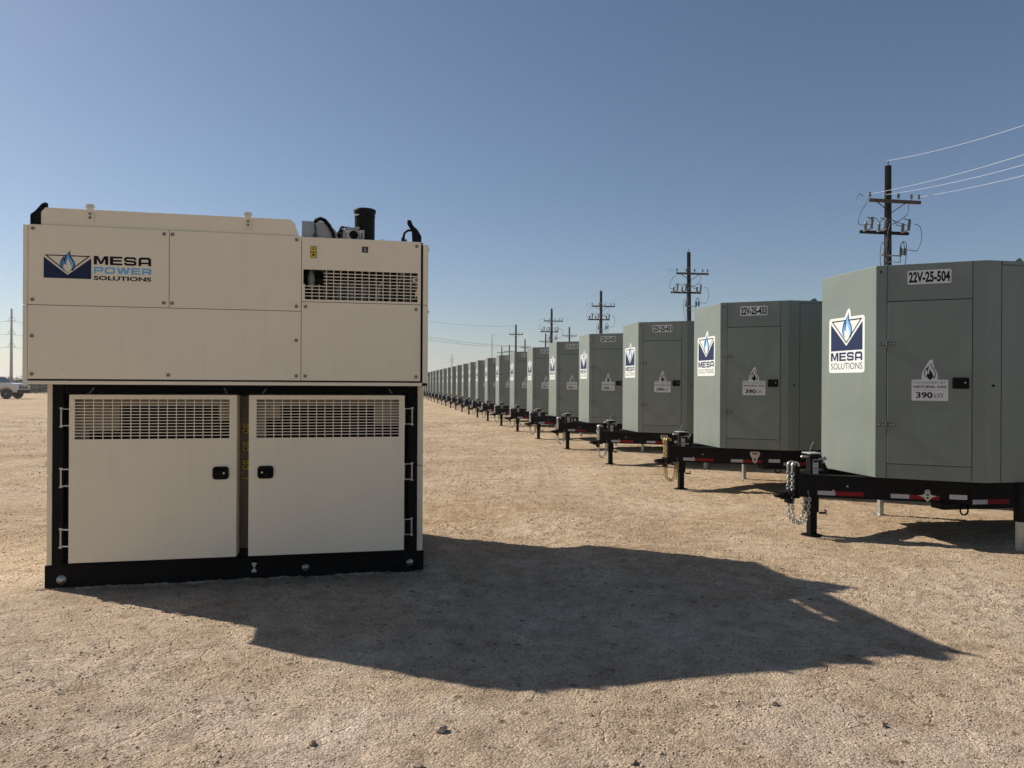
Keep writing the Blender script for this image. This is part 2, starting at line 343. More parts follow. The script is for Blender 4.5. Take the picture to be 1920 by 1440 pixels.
def ground_material():
    m = bpy.data.materials.new('caliche_gravel'); m.use_nodes = True; t = m.node_tree; b = t.nodes['Principled BSDF']
    b.inputs['Roughness'].default_value = 0.95; b.inputs['Specular IOR Level'].default_value = 0.15
    tc = t.nodes.new('ShaderNodeTexCoord'); N = t.nodes.new; Lk = t.links.new
    def noise(scale, det, rough=.6, dist=0.0, st=None):
        n = N('ShaderNodeTexNoise'); n.inputs['Scale'].default_value = scale; n.inputs['Detail'].default_value = det
        n.inputs['Roughness'].default_value = rough; n.inputs['Distortion'].default_value = dist
        if st:
            mp = N('ShaderNodeMapping'); mp.inputs['Scale'].default_value = st; Lk(tc.outputs['Object'], mp.inputs[0]); Lk(mp.outputs[0], n.inputs['Vector'])
        else: Lk(tc.outputs['Object'], n.inputs['Vector'])
        return n
    def ramp(src, stops):
        r = N('ShaderNodeValToRGB'); e = r.color_ramp.elements
        while len(e) < len(stops): e.new(0.5)
        for k, (p, c) in enumerate(stops): e[k].position = p; e[k].color = (*c, 1)
        Lk(src, r.inputs['Fac']); return r
    def mix(a, b_, fac, mode='MIX'):
        x = N('ShaderNodeMix'); x.data_type = 'RGBA'; x.blend_type = mode
        if isinstance(fac, float): x.inputs[0].default_value = fac
        else: Lk(fac, x.inputs[0])
        Lk(a, x.inputs[6]); Lk(b_, x.inputs[7]); return x.outputs[2]
    big = ramp(noise(0.35, 6, .6, .4, (1, 1.6, 1)).outputs['Fac'], [(.32, (.42, .320, .220)), (.50, (.465, .370, .270)), (.66, (.53, .44, .345))])
    # compacted lanes running along the row, and pale crusted patches
    mpl = N('ShaderNodeMapping'); mpl.inputs['Rotation'].default_value = (0, 0, R(-9.957)); mpl.inputs['Scale'].default_value = (1.0, .10, 1); Lk(tc.outputs['Object'], mpl.inputs[0])
    nl = N('ShaderNodeTexNoise'); nl.inputs['Scale'].default_value = 1.3; nl.inputs['Detail'].default_value = 5; nl.inputs['Roughness'].default_value = .6; Lk(mpl.outputs[0], nl.inputs['Vector'])
    lanes = ramp(nl.outputs['Fac'], [(.36, (.90, .88, .86)), (.50, (1, 1, 1)), (.64, (1.07, 1.07, 1.07))])
    crust = ramp(noise(.9, 9, .68, .8).outputs['Fac'], [(.50, (0, 0, 0)), (.60, (1, 1, 1))])
    mid = ramp(noise(5, 8, .7).outputs['Fac'], [(.32, (.70, .67, .64)), (.50, (1, 1, 1)), (.68, (1.22, 1.21, 1.20))])
    c0 = mix(big.outputs[0], lanes.outputs[0], 1.0, 'MULTIPLY'); pale = N('ShaderNodeRGB'); pale.outputs[0].default_value = (.59, .505, .415, 1)
    crf = N('ShaderNodeMath'); crf.operation = 'MULTIPLY'; Lk(crust.outputs[0], crf.inputs[0]); crf.inputs[1].default_value = .38
    c0 = mix(c0, pale.outputs[0], crf.outputs[0])
    # the yard turns a warmer tan past the generator
    sx = N('ShaderNodeSeparateXYZ'); Lk(tc.outputs['Object'], sx.inputs[0]); wob = N('ShaderNodeMath'); wob.operation = 'ADD'; Lk(sx.outputs[1], wob.inputs[0]); Lk(noise(.5, 4).outputs['Fac'], wob.inputs[1])
    mr = N('ShaderNodeMapRange'); mr.inputs['From Min'].default_value = 4.2; mr.inputs['From Max'].default_value = 8.5; Lk(wob.outputs[0], mr.inputs['Value'])
    wm = N('ShaderNodeMix'); wm.data_type = 'RGBA'; wm.blend_type = 'MULTIPLY'; Lk(mr.outputs['Result'], wm.inputs[0]); Lk(c0, wm.inputs[6]); wm.inputs[7].default_value = (1.0, .945, .845, 1); c0 = wm.outputs[2]
    c = mix(c0, mid.outputs[0], 1.0, 'MULTIPLY')
    fine = ramp(noise(90, 4, .7).outputs['Fac'], [(.33, (.50, .48, .46)), (.50, (1, 1, 1)), (.72, (1.32, 1.30, 1.27))])
    c = mix(c, fine.outputs[0], 0.95, 'MULTIPLY')
    # small stones as cells with a tone each
    vo = N('ShaderNodeTexVoronoi'); vo.inputs['Scale'].default_value = 70; Lk(tc.outputs['Object'], vo.inputs['Vector'])
    sep = N('ShaderNodeSeparateColor'); Lk(vo.outputs['Color'], sep.inputs[0])
    st = ramp(sep.outputs[0], [(.0, (.62, .58, .55)), (.18, (.95, .95, .95)), (.8, (1.05, 1.03, 1.0)), (1, (1.35, 1.33, 1.3))])
    c = mix(c, st.outputs[0], 0.6, 'MULTIPLY')
    for sc_, thr, dk in ((26, .16, .45), (11, .08, .5)):      # scattered darker chips
        v3 = N('ShaderNodeTexVoronoi'); v3.inputs['Scale'].default_value = sc_; Lk(tc.outputs['Object'], v3.inputs['Vector'])
        s3 = N('ShaderNodeSeparateColor'); Lk(v3.outputs['Color'], s3.inputs[0])
        r1 = ramp(s3.outputs[1], [(thr, (1, 1, 1)), (thr + .02, (0, 0, 0))]); r2 = ramp(v3.outputs['Distance'], [(.20, (1, 1, 1)), (.34, (0, 0, 0))])
        mm = mix(r1.outputs[0], r2.outputs[0], 1.0, 'MULTIPLY'); dkc = N('ShaderNodeMix'); dkc.data_type = 'RGBA'; dkc.blend_type = 'MULTIPLY'
        Lk(mm, dkc.inputs[0]); Lk(c, dkc.inputs[6]); dkc.inputs[7].default_value = (dk, dk * .93, dk * .87, 1); c = dkc.outputs[2]
    Lk(c, b.inputs['Base Color'])
    # relief
    def math_(op, a, b_):
        x = N('ShaderNodeMath'); x.operation = op
        for i, q in enumerate((a, b_)):
            if isinstance(q, (int, float)): x.inputs[i].default_value = q
            else: Lk(q, x.inputs[i])
        return x.outputs[0]
    n1 = math_('ADD', noise(30, 8, .78).outputs['Fac'], math_('MULTIPLY', noise(95, 3, .7).outputs['Fac'], .55)); n2 = noise(7, 4, .6, 0, (1, 1.5, 1)).outputs['Fac']
    vd = math_('MULTIPLY', vo.outputs['Distance'], -0.5)
    v2 = N('ShaderNodeTexVoronoi'); v2.inputs['Scale'].default_value = 22; Lk(tc.outputs['Object'], v2.inputs['Vector'])
    hgt = math_('ADD', math_('ADD', n1, math_('MULTIPLY', n2, 1.6)), math_('ADD', vd, math_('MULTIPLY', v2.outputs['Distance'], -0.25)))
    # shrinkage cracks where the ground has crusted
    dn = noise(3.5, 3); dv = N('ShaderNodeVectorMath'); dv.operation = 'MULTIPLY_ADD'; Lk(dn.outputs['Color'], dv.inputs[0]); dv.inputs[1].default_value = (.35, .35, 0); Lk(tc.outputs['Object'], dv.inputs[2])
    ve = N('ShaderNodeTexVoronoi'); ve.feature = 'DISTANCE_TO_EDGE'; ve.inputs['Scale'].default_value = 2.6; Lk(dv.outputs[0], ve.inputs['Vector'])
    ck = ramp(ve.outputs['Distance'], [(.0, (1, 1, 1)), (.028, (0, 0, 0))]); cm = ramp(noise(.8, 5).outputs['Fac'], [(.50, (0, 0, 0)), (.60, (1, 1, 1))])
    hgt = math_('ADD', hgt, math_('MULTIPLY', math_('MULTIPLY', ck.outputs[0], cm.outputs[0]), -.75))
    bp = N('ShaderNodeBump'); bp.inputs['Distance'].default_value = 0.017; bp.inputs['Strength'].default_value = 1.0
    Lk(hgt, bp.inputs['Height']); Lk(bp.outputs['Normal'], b.inputs['Normal'])
    return m
g = make_ground(); g.data.materials.append(ground_material())

# ---- loose gravel: nobody could count it
def stone_mat(name, c1, c2):
    m = bpy.data.materials.new(name); m.use_nodes = True; t = m.node_tree; b = t.nodes['Principled BSDF']; b.inputs['Roughness'].default_value = 0.95
    b.inputs['Specular IOR Level'].default_value = 0.15
    tc = t.nodes.new('ShaderNodeTexCoord'); n = t.nodes.new('ShaderNodeTexNoise'); n.inputs['Scale'].default_value = 9; n.inputs['Detail'].default_value = 5
    r = t.nodes.new('ShaderNodeValToRGB'); r.color_ramp.elements[0].position = .35; r.color_ramp.elements[1].position = .68
    r.color_ramp.elements[0].color = (*c1, 1); r.color_ramp.elements[1].color = (*c2, 1)
    t.links.new(tc.outputs['Object'], n.inputs['Vector']); t.links.new(n.outputs['Fac'], r.inputs['Fac']); t.links.new(r.outputs[0], b.inputs['Base Color'])
    return m
SM = stone_mat('pale_stone', (.22, .165, .11), (.62, .515, .40))
bmi = bmesh.new(); bmesh.ops.create_icosphere(bmi, subdivisions=1, radius=1); ICO_V = np.array([v.co[:] for v in bmi.verts]); bmi.verts.index_update()
ICO_F = np.array([[v.index for v in f.verts] for f in bmi.faces]); bmi.free()
OCT_V = np.array([[1, 0, 0], [-1, 0, 0], [0, 1, 0], [0, -1, 0], [0, 0, 1], [0, 0, -1]], float)
OCT_F = np.array([[0, 2, 4], [2, 1, 4], [1, 3, 4], [3, 0, 4], [2, 0, 5], [1, 2, 5], [3, 1, 5], [0, 3, 5]])
def stones(rs, x, y, s, BV, BF):
    n = len(x); nv = len(BV)
    sx = s * rs.uniform(.8, 1.5, n); sy = s * rs.uniform(.8, 1.4, n); sz = s * rs.uniform(.5, 1.0, n)
    V = BV[None] * (1 + rs.uniform(-.28, .28, (n, nv, 1))); V = V * np.stack([sx, sy, sz], -1)[:, None, :]
    a = rs.uniform(0, 2 * PI, n); ca, sa = np.cos(a)[:, None], np.sin(a)[:, None]
    X = V[..., 0] * ca - V[..., 1] * sa + x[:, None]; Y = V[..., 0] * sa + V[..., 1] * ca + y[:, None]
    Z = V[..., 2] + ground_h(x, y)[:, None] + (sz * .35)[:, None]
    return np.stack([X, Y, Z], -1).reshape(-1, 3), (BF[None] + nv * np.arange(n)[:, None, None]).reshape(-1, 3)
def gravel():
    rs = np.random.RandomState(3)
    def place(n, pw, far):
        th = rs.uniform(-0.66, 0.66, n); d = 2.4 * (far / 2.4) ** (rs.rand(n) ** pw); x = d * np.tan(th); y = d
        cl = vnoise(x * 1.1, y * 1.4, 21) + 0.7 * vnoise(x * 4, y * 5, 22)
        keep = rs.rand(n) < np.clip(cl * 1.9 + .55, .10, 1); return x[keep], y[keep]
    x, y = place(26000, .9, 30); s = 0.0022 * (1 + rs.pareto(3.2, len(x))); s = np.minimum(s, 0.0085) * np.maximum(1, y / 7) ** .5
    P1, F1 = stones(rs, x, y, s, ICO_V, ICO_F)
    x, y = place(230000, .80, 34); s = 0.0020 * (1 + rs.pareto(3.4, len(x))); s = np.minimum(s, .0072) * np.maximum(1, y / 4.2) ** .68
    P2, F2 = stones(rs, x, y, s, OCT_V, OCT_F)
    # loose grit pushed up against the skid
    q = rs.uniform(-.05, 3.05, 1500); off = np.abs(rs.normal(0, .022, 1500)) + .002; cg, sg = math.cos(R(11.994)), math.sin(R(11.994))
    x = -3.7005 + q * cg + off * sg; y = 5.9224 + q * sg - off * cg; P3, F3 = stones(rs, x, y, rs.uniform(.003, .009, 1500), ICO_V, ICO_F)
    P = np.concatenate([P1, P2, P3]).astype(np.float32); F = np.concatenate([F1, F2 + len(P1), F3 + len(P1) + len(P2)]).astype(np.int32)
    me = bpy.data.meshes.new('gravel'); me.vertices.add(len(P)); me.vertices.foreach_set('co', P.ravel())
    me.loops.add(F.size); me.loops.foreach_set('vertex_index', F.ravel()); me.polygons.add(len(F))
    me.polygons.foreach_set('loop_start', np.arange(0, F.size, 3, dtype=np.int32)); me.update(); me.validate(); me.materials.append(SM)
    o = bpy.data.objects.new('gravel', me); col.objects.link(o); tag(o, 'loose pale gravel strewn over the tan ground', 'gravel', kind='stuff')
gravel()
def px_ground(px, py):
    r = R(.33); c, s_ = math.cos(r), math.sin(r); dx, dy = px - 960, py - 720
    a, b = c * dx + s_ * dy, -s_ * dx + c * dy; Y = 1400 * CAMH / b; return a * Y / 1400, Y
SM2 = stone_mat('brown_stone', (.20, .145, .095), (.40, .31, .225))
def stone(px, py, size, m, label, seed):
    x, y = px_ground(px, py); r = random.Random(seed); b = bmesh.new(); bmesh.ops.create_icosphere(b, subdivisions=2, radius=1)
    ph = [Vector((r.uniform(-1, 1), r.uniform(-1, 1), r.uniform(-1, 1))).normalized() for _ in range(9)]; cut = [r.uniform(.55, .9) for _ in ph]
    for v in b.verts:
        for p, q in zip(ph, cut):
            d = v.co.dot(p)
            if d > q: v.co -= p * (d - q)
        v.co *= r.uniform(.97, 1.03); v.co = Vector((v.co.x * size, v.co.y * size * .8, v.co.z * size * .62))
    mb = MB(); mb.bm(b, m, Matrix.Rotation(r.uniform(0, 6), 4, 'Z')); o = mb.build('stone', loc=(x, y, float(ground_h(x, y)) + size * .3))
    tag(o, label, 'stone', 'stones lying in the foreground')
stone(828, 1370, .034, SM, 'largest pale stone, on the bare foreground left of the middle', 1)
stone(1450, 1322, .028, SM, 'pale rounded stone just below the long shadow, right of the middle', 2)
stone(586, 1398, .022, SM2, 'dark stone left of the largest pale foreground stone', 3)
stone(1655, 1362, .024, SM2, 'dark brown stone in the right foreground, nearest the right edge', 4)
stone(1187, 1432, .020, SM2, 'small brown stone at the bottom edge, near the middle', 5)
stone(496, 1148, .016, SM2, 'small dark stone by the step in the generator shadow', 6)
stone(782, 1437, .028, SM2, 'dark stone cut by the bottom edge below the largest pale stone', 7)

# ================================================================== BEIGE GENERATOR
GRZ = R(11.994); GO = (-3.7005, 5.9224, 0.0)
gen = thing('generator', 'large beige generator with a wider top half, black skid and two louvred doors', 'generator', GO, GRZ)
FR = lambda y, x=0.0, z=0.0: ((x, y, z), (1, 0, 0), (0, 0, 1))     # front-facing plane at local y
YF = -0.35
BE = M['beige']
# skid
mb = MB(); mb.box(0, 3.0, 0.0, 0.16, 0, .185, M['black'], .006); mb.box(0, 3.0, 1.56, 1.72, 0, .185, M['black'], .006)
mb.box(0, .16, .163, 1.557, .002, .183, M['black']); mb.box(2.84, 3.0, .163, 1.557, .002, .183, M['black'])
mb.box(.163, 2.837, .163, 1.557, .12, .18, M['black'])
sk = mb.build('skid', gen)
for (x, z, r) in ((.125, .07, .036), (2.0, .085, .030), (2.88, .09, .030)):
    mb = MB(); mb.lathe([(0, .014), (r * .55, .014), (r * .6, .008), (r, .007), (r, 0)], (x, -.001, z), (0, -1, 0), M['steel'])
    mb.build('skid_bolt', sk)
mb = MB(); fr = FR(0, 1.585, .10)
mb.flat([(-.022, .036), (-.012, .042), (.012, .042), (.022, .036), (.003, 0), (.022, -.030), (.012, -.038), (-.012, -.038), (-.022, -.030), (-.003, 0)], fr, .003, M['white']); mb.build('lifting_mark', sk)
# lower body: side panels, back, black front frame
mb = MB(); mb.box(.012, .05, .004, 1.70, .187, .90, BE, .004); mb.box(.012, .05, .004, 1.70, .905, 1.627, BE, .004); mb.build('side_panel', gen)
mb = MB(); mb.box(2.94, 2.99, .004, 1.70, .187, .93, BE, .004); mb.box(2.94, 2.99, .004, 1.70, .935, 1.627, BE, .004)
for z in (.45, .75, 1.2, 1.5): mb.cyl((2.99, .1, z), (2.998, .1, z), .009, M['bolt'])
mb.build('side_panel', gen)
mb = MB(); mb.box(.052, 2.938, 1.66, 1.70, .187, 1.627, BE); mb.build('back_panel', gen)
mb = MB(); B = M['black']
mb.box(.052, .13, .0, .10, .187, 1.627, B, .004); mb.box(2.86, 2.938, .0, .10, .187, 1.627, B, .004)
mb.box(.133, 2.857, .02, .10, 1.56, 1.627, B); mb.box(.133, 2.857, .06, .10, .187, .25, B)
mb.box(.133, .26, .07, .09, .252, 1.558, M['void']); mb.box(2.81, 2.857, .07, .09, .252, 1.558, M['void'])
mb.build('door_frame', gen)
mb = MB(); mb.box(1.38, 1.66, .062, .10, .255, 1.535, M['beige_in'], .003); cp = mb.build('centre_post', gen)
def warn(mb, fr, x, z, w_, h_, n=2):
    mb.flat([(x, z), (x + w_, z), (x + w_, z + h_), (x, z + h_)], fr, .002, M['ink'], .002)
    k = h_ / n
    for i in range(n):
        a = z + i * k + .0035
        mb.flat([(x + .0035, a), (x + w_ - .0035, a), (x + w_ - .0035, a + k - .007), (x + .0035, a + k - .007)], fr, .0026, M['yellow'])
        cx = x + w_ / 2; q = min(w_, k) * .30; cy = a + k * .30
        mb.flat([(cx - q, cy), (cx + q, cy), (cx, cy + q * 1.7)], fr, .0032, M['ink'])
        if i: mb.flat([(cx - q * .55, cy + q * .25), (cx + q * .55, cy + q * .25), (cx, cy + q * 1.2)], fr, .0038, M['yellow'])
for z, h_, n in ((1.215, .095, 2), (1.065, .09, 2), (.91, .09, 2), (.83, .028, 1)):
    mb = MB(); warn(mb, FR(.062, 0, 0), 1.478, z, .055, h_, n); mb.build('warning_sticker', cp)
# inner baffle behind the door grilles is part of each door
def grille_plate(mb, x0, x1, z0, z1, gx0, gx1, gz0, gz1, nc, nr, y0, y1, m, hb=.0075, vb=.0052, cut=None):
    mb.box(x0, x1, y0, y1, gz1, z1, m); mb.box(x0, x1, y0, y1, z0, gz0, m)
    mb.box(x0, gx0, y0, y1, gz0, gz1, m); mb.box(gx1, x1, y0, y1, gz0, gz1, m)
    for i in range(1, nr):
        z = gz0 + (gz1 - gz0) * i / nr; a = gx0
        if cut and z > cut[1]: a = cut[0]
        mb.box(a, gx1, y0 + .0005, y1 - .0005, z - hb / 2, z + hb / 2, m)
    for i in range(1, nc):
        x = gx0 + (gx1 - gx0) * i / nc; b = gz1
        if cut and x < cut[0] - .001: b = cut[1]
        mb.box(x - vb / 2, x + vb / 2, y0, y1, gz0, b, m)
def handle(parent, x, z, y, side, w_=.062, h_=.052):
    mb = MB(); P = rrect(x - w_, x + w_, z - h_, z + h_, .026)
    mb.prism([(p[0], p[1]) for p in P], y - .014, y, M['black'], 'y', .003)
    P = rrect(x - w_ * .75, x + w_ * .75, z - h_ * .62, z + h_ * .62, .012)
    mb.prism(P, y - .020, y - .0141, M['void'], 'y', .002)
    mb.cyl((x + side * w_ * .42, y - .026, z), (x + side * w_ * .42, y - .019, z), .008, M['steel'])
    return mb.build('handle', parent)
def gen_door(x0, x1, gx0, gx1, hx, hside, hingex, hd, baf):
    y = -.19; z0, z1 = .240, 1.548; mb = MB(); gz0, gz1 = 1.200, 1.512
    d = thing_door = None
    # outer skin with the grille cut in it, returned edges
    mb.box(x0, x1, y, y + .004, z0, gz0, BE, .0015)
    mb.box(x0, x1, y, y + .004, gz1, z1, BE, .0015)
    mb.box(x0, gx0, y, y + .004, gz0, gz1, BE); mb.box(gx1, x1, y, y + .004, gz0, gz1, BE)
    for (a, b) in ((x0, x0 + .006), (x1 - .006, x1)): mb.box(a, b, y + .0045, -.012, z0, z1, BE)
    mb.box(x0 + .0065, x1 - .0065, y + .0045, -.012, z0, z0 + .006, BE); mb.box(x0 + .0065, x1 - .0065, y + .0045, -.012, z1 - .006, z1, BE)
    d = mb.build('door', gen)
    mb = MB(); n = 17; nr = 13
    for i in range(1, nr): z = gz0 + (gz1 - gz0) * i / nr; mb.box(gx0, gx1, y + .0005, y + .004, z - .0031, z + .0031, BE)
    for i in range(1, n): x = gx0 + (gx1 - gx0) * i / n; mb.box(x - .0028, x + .0028, y + .0002, y + .0045, gz0, gz1, BE)
    mb.build('grille', d)
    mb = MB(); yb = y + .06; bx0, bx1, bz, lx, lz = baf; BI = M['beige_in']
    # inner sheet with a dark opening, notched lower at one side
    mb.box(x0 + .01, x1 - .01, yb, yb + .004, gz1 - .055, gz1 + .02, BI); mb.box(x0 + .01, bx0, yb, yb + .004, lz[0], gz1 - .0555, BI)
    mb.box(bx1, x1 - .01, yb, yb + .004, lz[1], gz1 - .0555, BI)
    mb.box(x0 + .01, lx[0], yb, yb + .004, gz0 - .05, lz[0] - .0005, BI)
    mb.box(x0 + .008, x1 - .008, yb + .06, yb + .07, gz0 - .06, gz1 + .02, M['void'])  # black sheet standing in for the unlit depth behind the opening
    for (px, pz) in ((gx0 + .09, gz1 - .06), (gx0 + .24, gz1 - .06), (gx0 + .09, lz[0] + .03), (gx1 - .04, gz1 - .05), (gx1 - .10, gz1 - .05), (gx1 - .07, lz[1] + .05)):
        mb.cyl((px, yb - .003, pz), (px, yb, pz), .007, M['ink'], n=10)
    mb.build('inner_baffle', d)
    handle(d, hx, .92, y, hside)
    for z in (.43, .90, 1.37):
        mb = MB(); xe = x0 if hd < 0 else x1; xp = xe + hd * .066; yy = y + .03; hh = .065; st = M['steel']
        mb.cyl((xp, yy, z - hh - .012), (xp, yy, z + hh + .012), .0055, st, n=10)
        mb.cyl((xp, yy, z + hh + .001), (xp, yy, z + hh + .012), .012, st, n=10); mb.cyl((xp, yy, z - hh - .012), (xp, yy, z - hh - .001), .012, st, n=10)
        for s_ in (-1, 1): mb.box(min(xp, xe + hd * .006), max(xp, xe + hd * .006), yy - .010, yy + .010, z + s_ * hh - .003, z + s_ * hh + .003, st)
        mb.box(min(xe + hd * .001, xe + hd * .006), max(xe + hd * .001, xe + hd * .006), yy - .012, yy + .012, z - hh - .003, z + hh + .003, st)
        for s_ in (-1, 1): mb.box(xp - .012, xp + .012, yy + .004, .0, z + s_ * hh - .0025, z + s_ * hh + .0025, M['black'])
        mb.build('hinge', d)
    return d
gen_door(.236, 1.468, .276, 1.412, 1.348, 1, .22, -1, (.58, 1.32, 0, (.36, 0), (1.26, 1.34)))
gen_door(1.561, 2.815, 1.620, 2.767, 1.693, -1, 2.86, 1, (1.80, 2.56, 0, (1.69, 0), (1.355, 1.30)))
for x, s_ in ((.32, 1), (1.40, -1), (1.63, 1), (2.74, -1)):
    mb = MB(); mb.cyl((x, -.10, 1.52), (x + s_ * .05, -.06, 1.60), .006, M['steel'], n=8); mb.build('door_stay', gen)

# upper box, hollow
mb = MB(); mb.box(-.028, 2.991, YF + .031, 1.99, 1.630, 1.652, M['black']); 
mb.box(-.005, 2.945, YF + .003, YF + .03, 1.628, 1.654, BE, .003); mb.box(-.003, 2.943, YF + .014, YF + .03, 1.655, 1.667, M['seam']); mb.build('bottom_rail', gen)
mb = MB(); mb.box(-.03, .003, YF, 2.0, 1.655, 2.221, BE, .004); mb.box(-.03, .003, YF, 2.0, 2.225, 2.822, BE, .004)
mb.box(-.029, .002, YF + .002, YF + .028, 1.615, 1.653, mat('bright_cream', (.80, .76, .62), .5)); mb.build('upper_side_panel', gen)
def side_right():
    mb = MB(); x0, x1 = 2.950, 2.993
    mb.box(x0, x1, YF, 2.0, 1.655, 2.295, BE, .004)
    # a slot low in the upper part lets the sun through
    mb.box(x0, x1, YF, 2.0, 2.299, 2.44, BE, .003); mb.box(x0, x1, YF, 2.0, 2.505, 2.80, BE, .003)
    for a, b in ((YF, -.29), (-.11, -.095), (.16, .175), (.42, .435), (.60, .72), (.80, .95), (1.02, 2.0)): mb.box(x0 + .001, x1 - .001, a + .001, b, 2.4405, 2.5045, BE)
    for z in (2.25, 2.77, 1.72): mb.cyl((x1, YF + .05, z), (x1 + .01, YF + .05, z), .012, M['bolt'], n=10)
    mb.build('upper_side_panel', gen)
side_right()
mb = MB(); mb.box(2.932, 2.949, YF + .02, YF + .05, 1.66, 2.82, M['void']); mb.build('corner_seal', gen)
mb = MB(); mb.box(.004, 2.949, 1.97, 1.999, 1.66, 2.82, BE); mb.build('back_panel', gen)
mb = MB()   # roof with a service opening at the right
mb.box(.004, 1.98, YF + .02, 1.969, 2.80, 2.818, BE); mb.box(1.981, 2.50, YF + .02, 1.969, 2.80, 2.812, BE)
mb.box(2.72, 2.949, YF + .02, 1.969, 2.80, 2.814, BE); mb.box(2.501, 2.719, YF + .02, .17, 2.80, 2.812, BE); mb.box(2.501, 2.719, .80, 1.969, 2.80, 2.812, BE); mb.box(2.501, 2.555, .1702, .7998, 2.80, 2.811, BE)
mb.build('roof', gen)
mb = MB(); mb.box(1.93, 1.96, YF + .03, 1.9, 1.66, 2.79, M['void']); mb.box(.01, 2.94, .9, .93, 1.66, 2.42, M['void']); mb.box(.01, 2.94, YF + .05, 1.9, 1.66, 1.68, M['void']); mb.box(2.9455, 2.9485, -.22, 1.2, 1.70, 2.438, M['void']); mb.box(2.9455, 2.9485, -.22, 1.2, 2.507, 2.79, M['void']); mb.build('bulkhead_shade_lining', gen)  # last two sheets: black lining added to darken the sunlit inner wall
# engine bits behind the grille
mb = MB(); mb.box(2.12, 2.75, .15, .75, 1.70, 2.42, M['engine'], .02); mb.box(2.25, 2.62, .05, .4, 2.35, 2.55, M['engine'], .02)
for i in range(6): mb.cyl((2.15 + i * .11, .05, 2.0), (2.15 + i * .11, .02, 2.50), .02, M['grey'], n=10)
mb.tube([(2.55, -.15, 2.30), (2.58, -.18, 2.38), (2.60, -.17, 2.46), (2.64, -.12, 2.54)], .006, M['white'], n=6)
mb.tube([(2.53, -.15, 2.33), (2.57, -.2, 2.33), (2.59, -.2, 2.36), (2.61, -.15, 2.50)], .005, M['white'], n=6)
mb.tube([(2.30, -.12, 2.62), (2.25, -.16, 2.58), (2.18, -.16, 2.50), (2.10, -.1, 2.62)], .007, M['darkwire'], n=6)
mb.tube([(2.75, -.15, 2.66), (2.78, -.18, 2.56), (2.76, -.16, 2.44)], .008, M['grey'], n=6)
mb.box(2.80, 2.90, -.2, .1, 1.75, 2.7, M['engine'], .01)
mb.lathe([(0, 0), (.028, .01), (.03, .10), (.012, .16), (0, .17)], (2.045, -.22, 2.42), (0, 0, 1), M['grey'], n=14)
mb.build('engine', gen)
def bolts(parent, pts):
    for (x, z) in pts:
        mb = MB(); mb.lathe([(0, .004), (.006, .004), (.008, .010), (.010, .010), (.0125, .007), (.0145, 0)], (x, YF, z), (0, -1, 0), M['bolt'], n=14)
        mb.build('panel_bolt', parent)
def panel(x0, x1, z0, z1, pts, name='front_panel'):
    mb = MB(); mb.box(x0, x1, YF, YF + .018, z0, z1, BE, .0025); o = mb.build(name, gen); bolts(o, pts); return o
p1 = panel(.006, .9865, 2.226, 2.826, [(.036, 2.795), (.95, 2.795), (.036, 2.262), (.95, 2.262)])
p2 = panel(.9905, 1.9745, 2.226, 2.826, [(1.010, 2.795), (1.938, 2.795), (1.010, 2.262), (1.938, 2.262)])
p3 = panel(.006, 1.9745, 1.669, 2.222, [(.033, 1.99), (1.938, 1.99), (.033, 1.704), (.985, 1.704), (1.94, 1.704)])
p4 = panel(1.9785, 2.931, 1.669, 2.300, [(2.01, 2.262), (2.893, 2.262), (2.01, 1.704), (2.895, 1.704)])
mb = MB(); gx0, gx1, gz0, gz1 = 2.003, 2.905, 2.322, 2.562
mb.box(1.9785, 2.931, YF, YF + .012, gz1, 2.822, BE, .002); mb.box(1.9785, 2.931, YF, YF + .012, 2.304, gz0, BE)
mb.box(1.9785, 1.991, YF, YF + .012, gz0, gz1, BE); mb.box(gx1, 2.931, YF, YF + .012, gz0, gz1, BE)
mb.box(1.9912, 2.003, YF, YF + .012, gz0, 2.444, BE)
mb.box(2.868, 2.904, YF + .001, YF + .012, 2.49, 2.525, BE); p5 = mb.build('grille_panel', gen); bolts(p5, [(2.895, 2.785), (2.893, 2.507)])
mb = MB(); nc, nr = 16, 9; cx, cz = 2.150, 2.443
for i in range(1, nr):
    z = gz0 + (gz1 - gz0) * i / nr; mb.box(cx if z > cz + .006 else gx0, gx1, YF + .0005, YF + .010, z - .0030, z + .0030, BE)
for i in range(1, nc):
    x = gx0 + (gx1 - gx0) * i / nc + .0; mb.box(x - .0027, x + .0027, YF + .0002, YF + .0095, gz0, (cz if x < cx - .01 else gz1), BE)
mb.build('grille', p5)
mb = MB(); warn(mb, FR(YF), 2.045, 2.655, .048, .095, 2); mb.build('warning_sticker', p5)
mb = MB(); fr = FR(YF); mb.flat(rrect(2.452, 2.500, 2.715, 2.763, .003), fr, .002, M['ink'], .002)
mb.tri2(*ribbon([(2.468, 2.752), (2.484, 2.752), (2.484, 2.742), (2.468, 2.742)], .003, True), fr, .0026, M['plate'])
mb.flat([(2.467, 2.725), (2.476, 2.725), (2.476, 2.734), (2.467, 2.734)], fr, .0026, M['plate']); mb.flat([(2.480, 2.725), (2.487, 2.725), (2.487, 2.734), (2.480, 2.734)], fr, .0026, M['plate']); mb.build('small_label', p5)
# company mark on the first panel
mb = MB(); fr = FR(YF)
emblem(mb, fr, .0012, .111, .437, 2.428, 2.603, BE)
flame(mb, fr, .0020, .222, .326, 2.487, 2.643, M['navy'], M['blue'], None, BE, M['ltblue'])
put_wide(mb, 'MESA', fr, .0012, M['ink'], .454, .860, 2.540, 2.606)
put_wide(mb, 'POWER', fr, .0012, M['ltblue'], .454, .860, 2.473, 2.523)
put_text(mb, 'SOLUTIONS', fr, .0012, M['ink'], .454, .860, 2.422, 2.455, bold=.034)
mb.build('logo', p1)
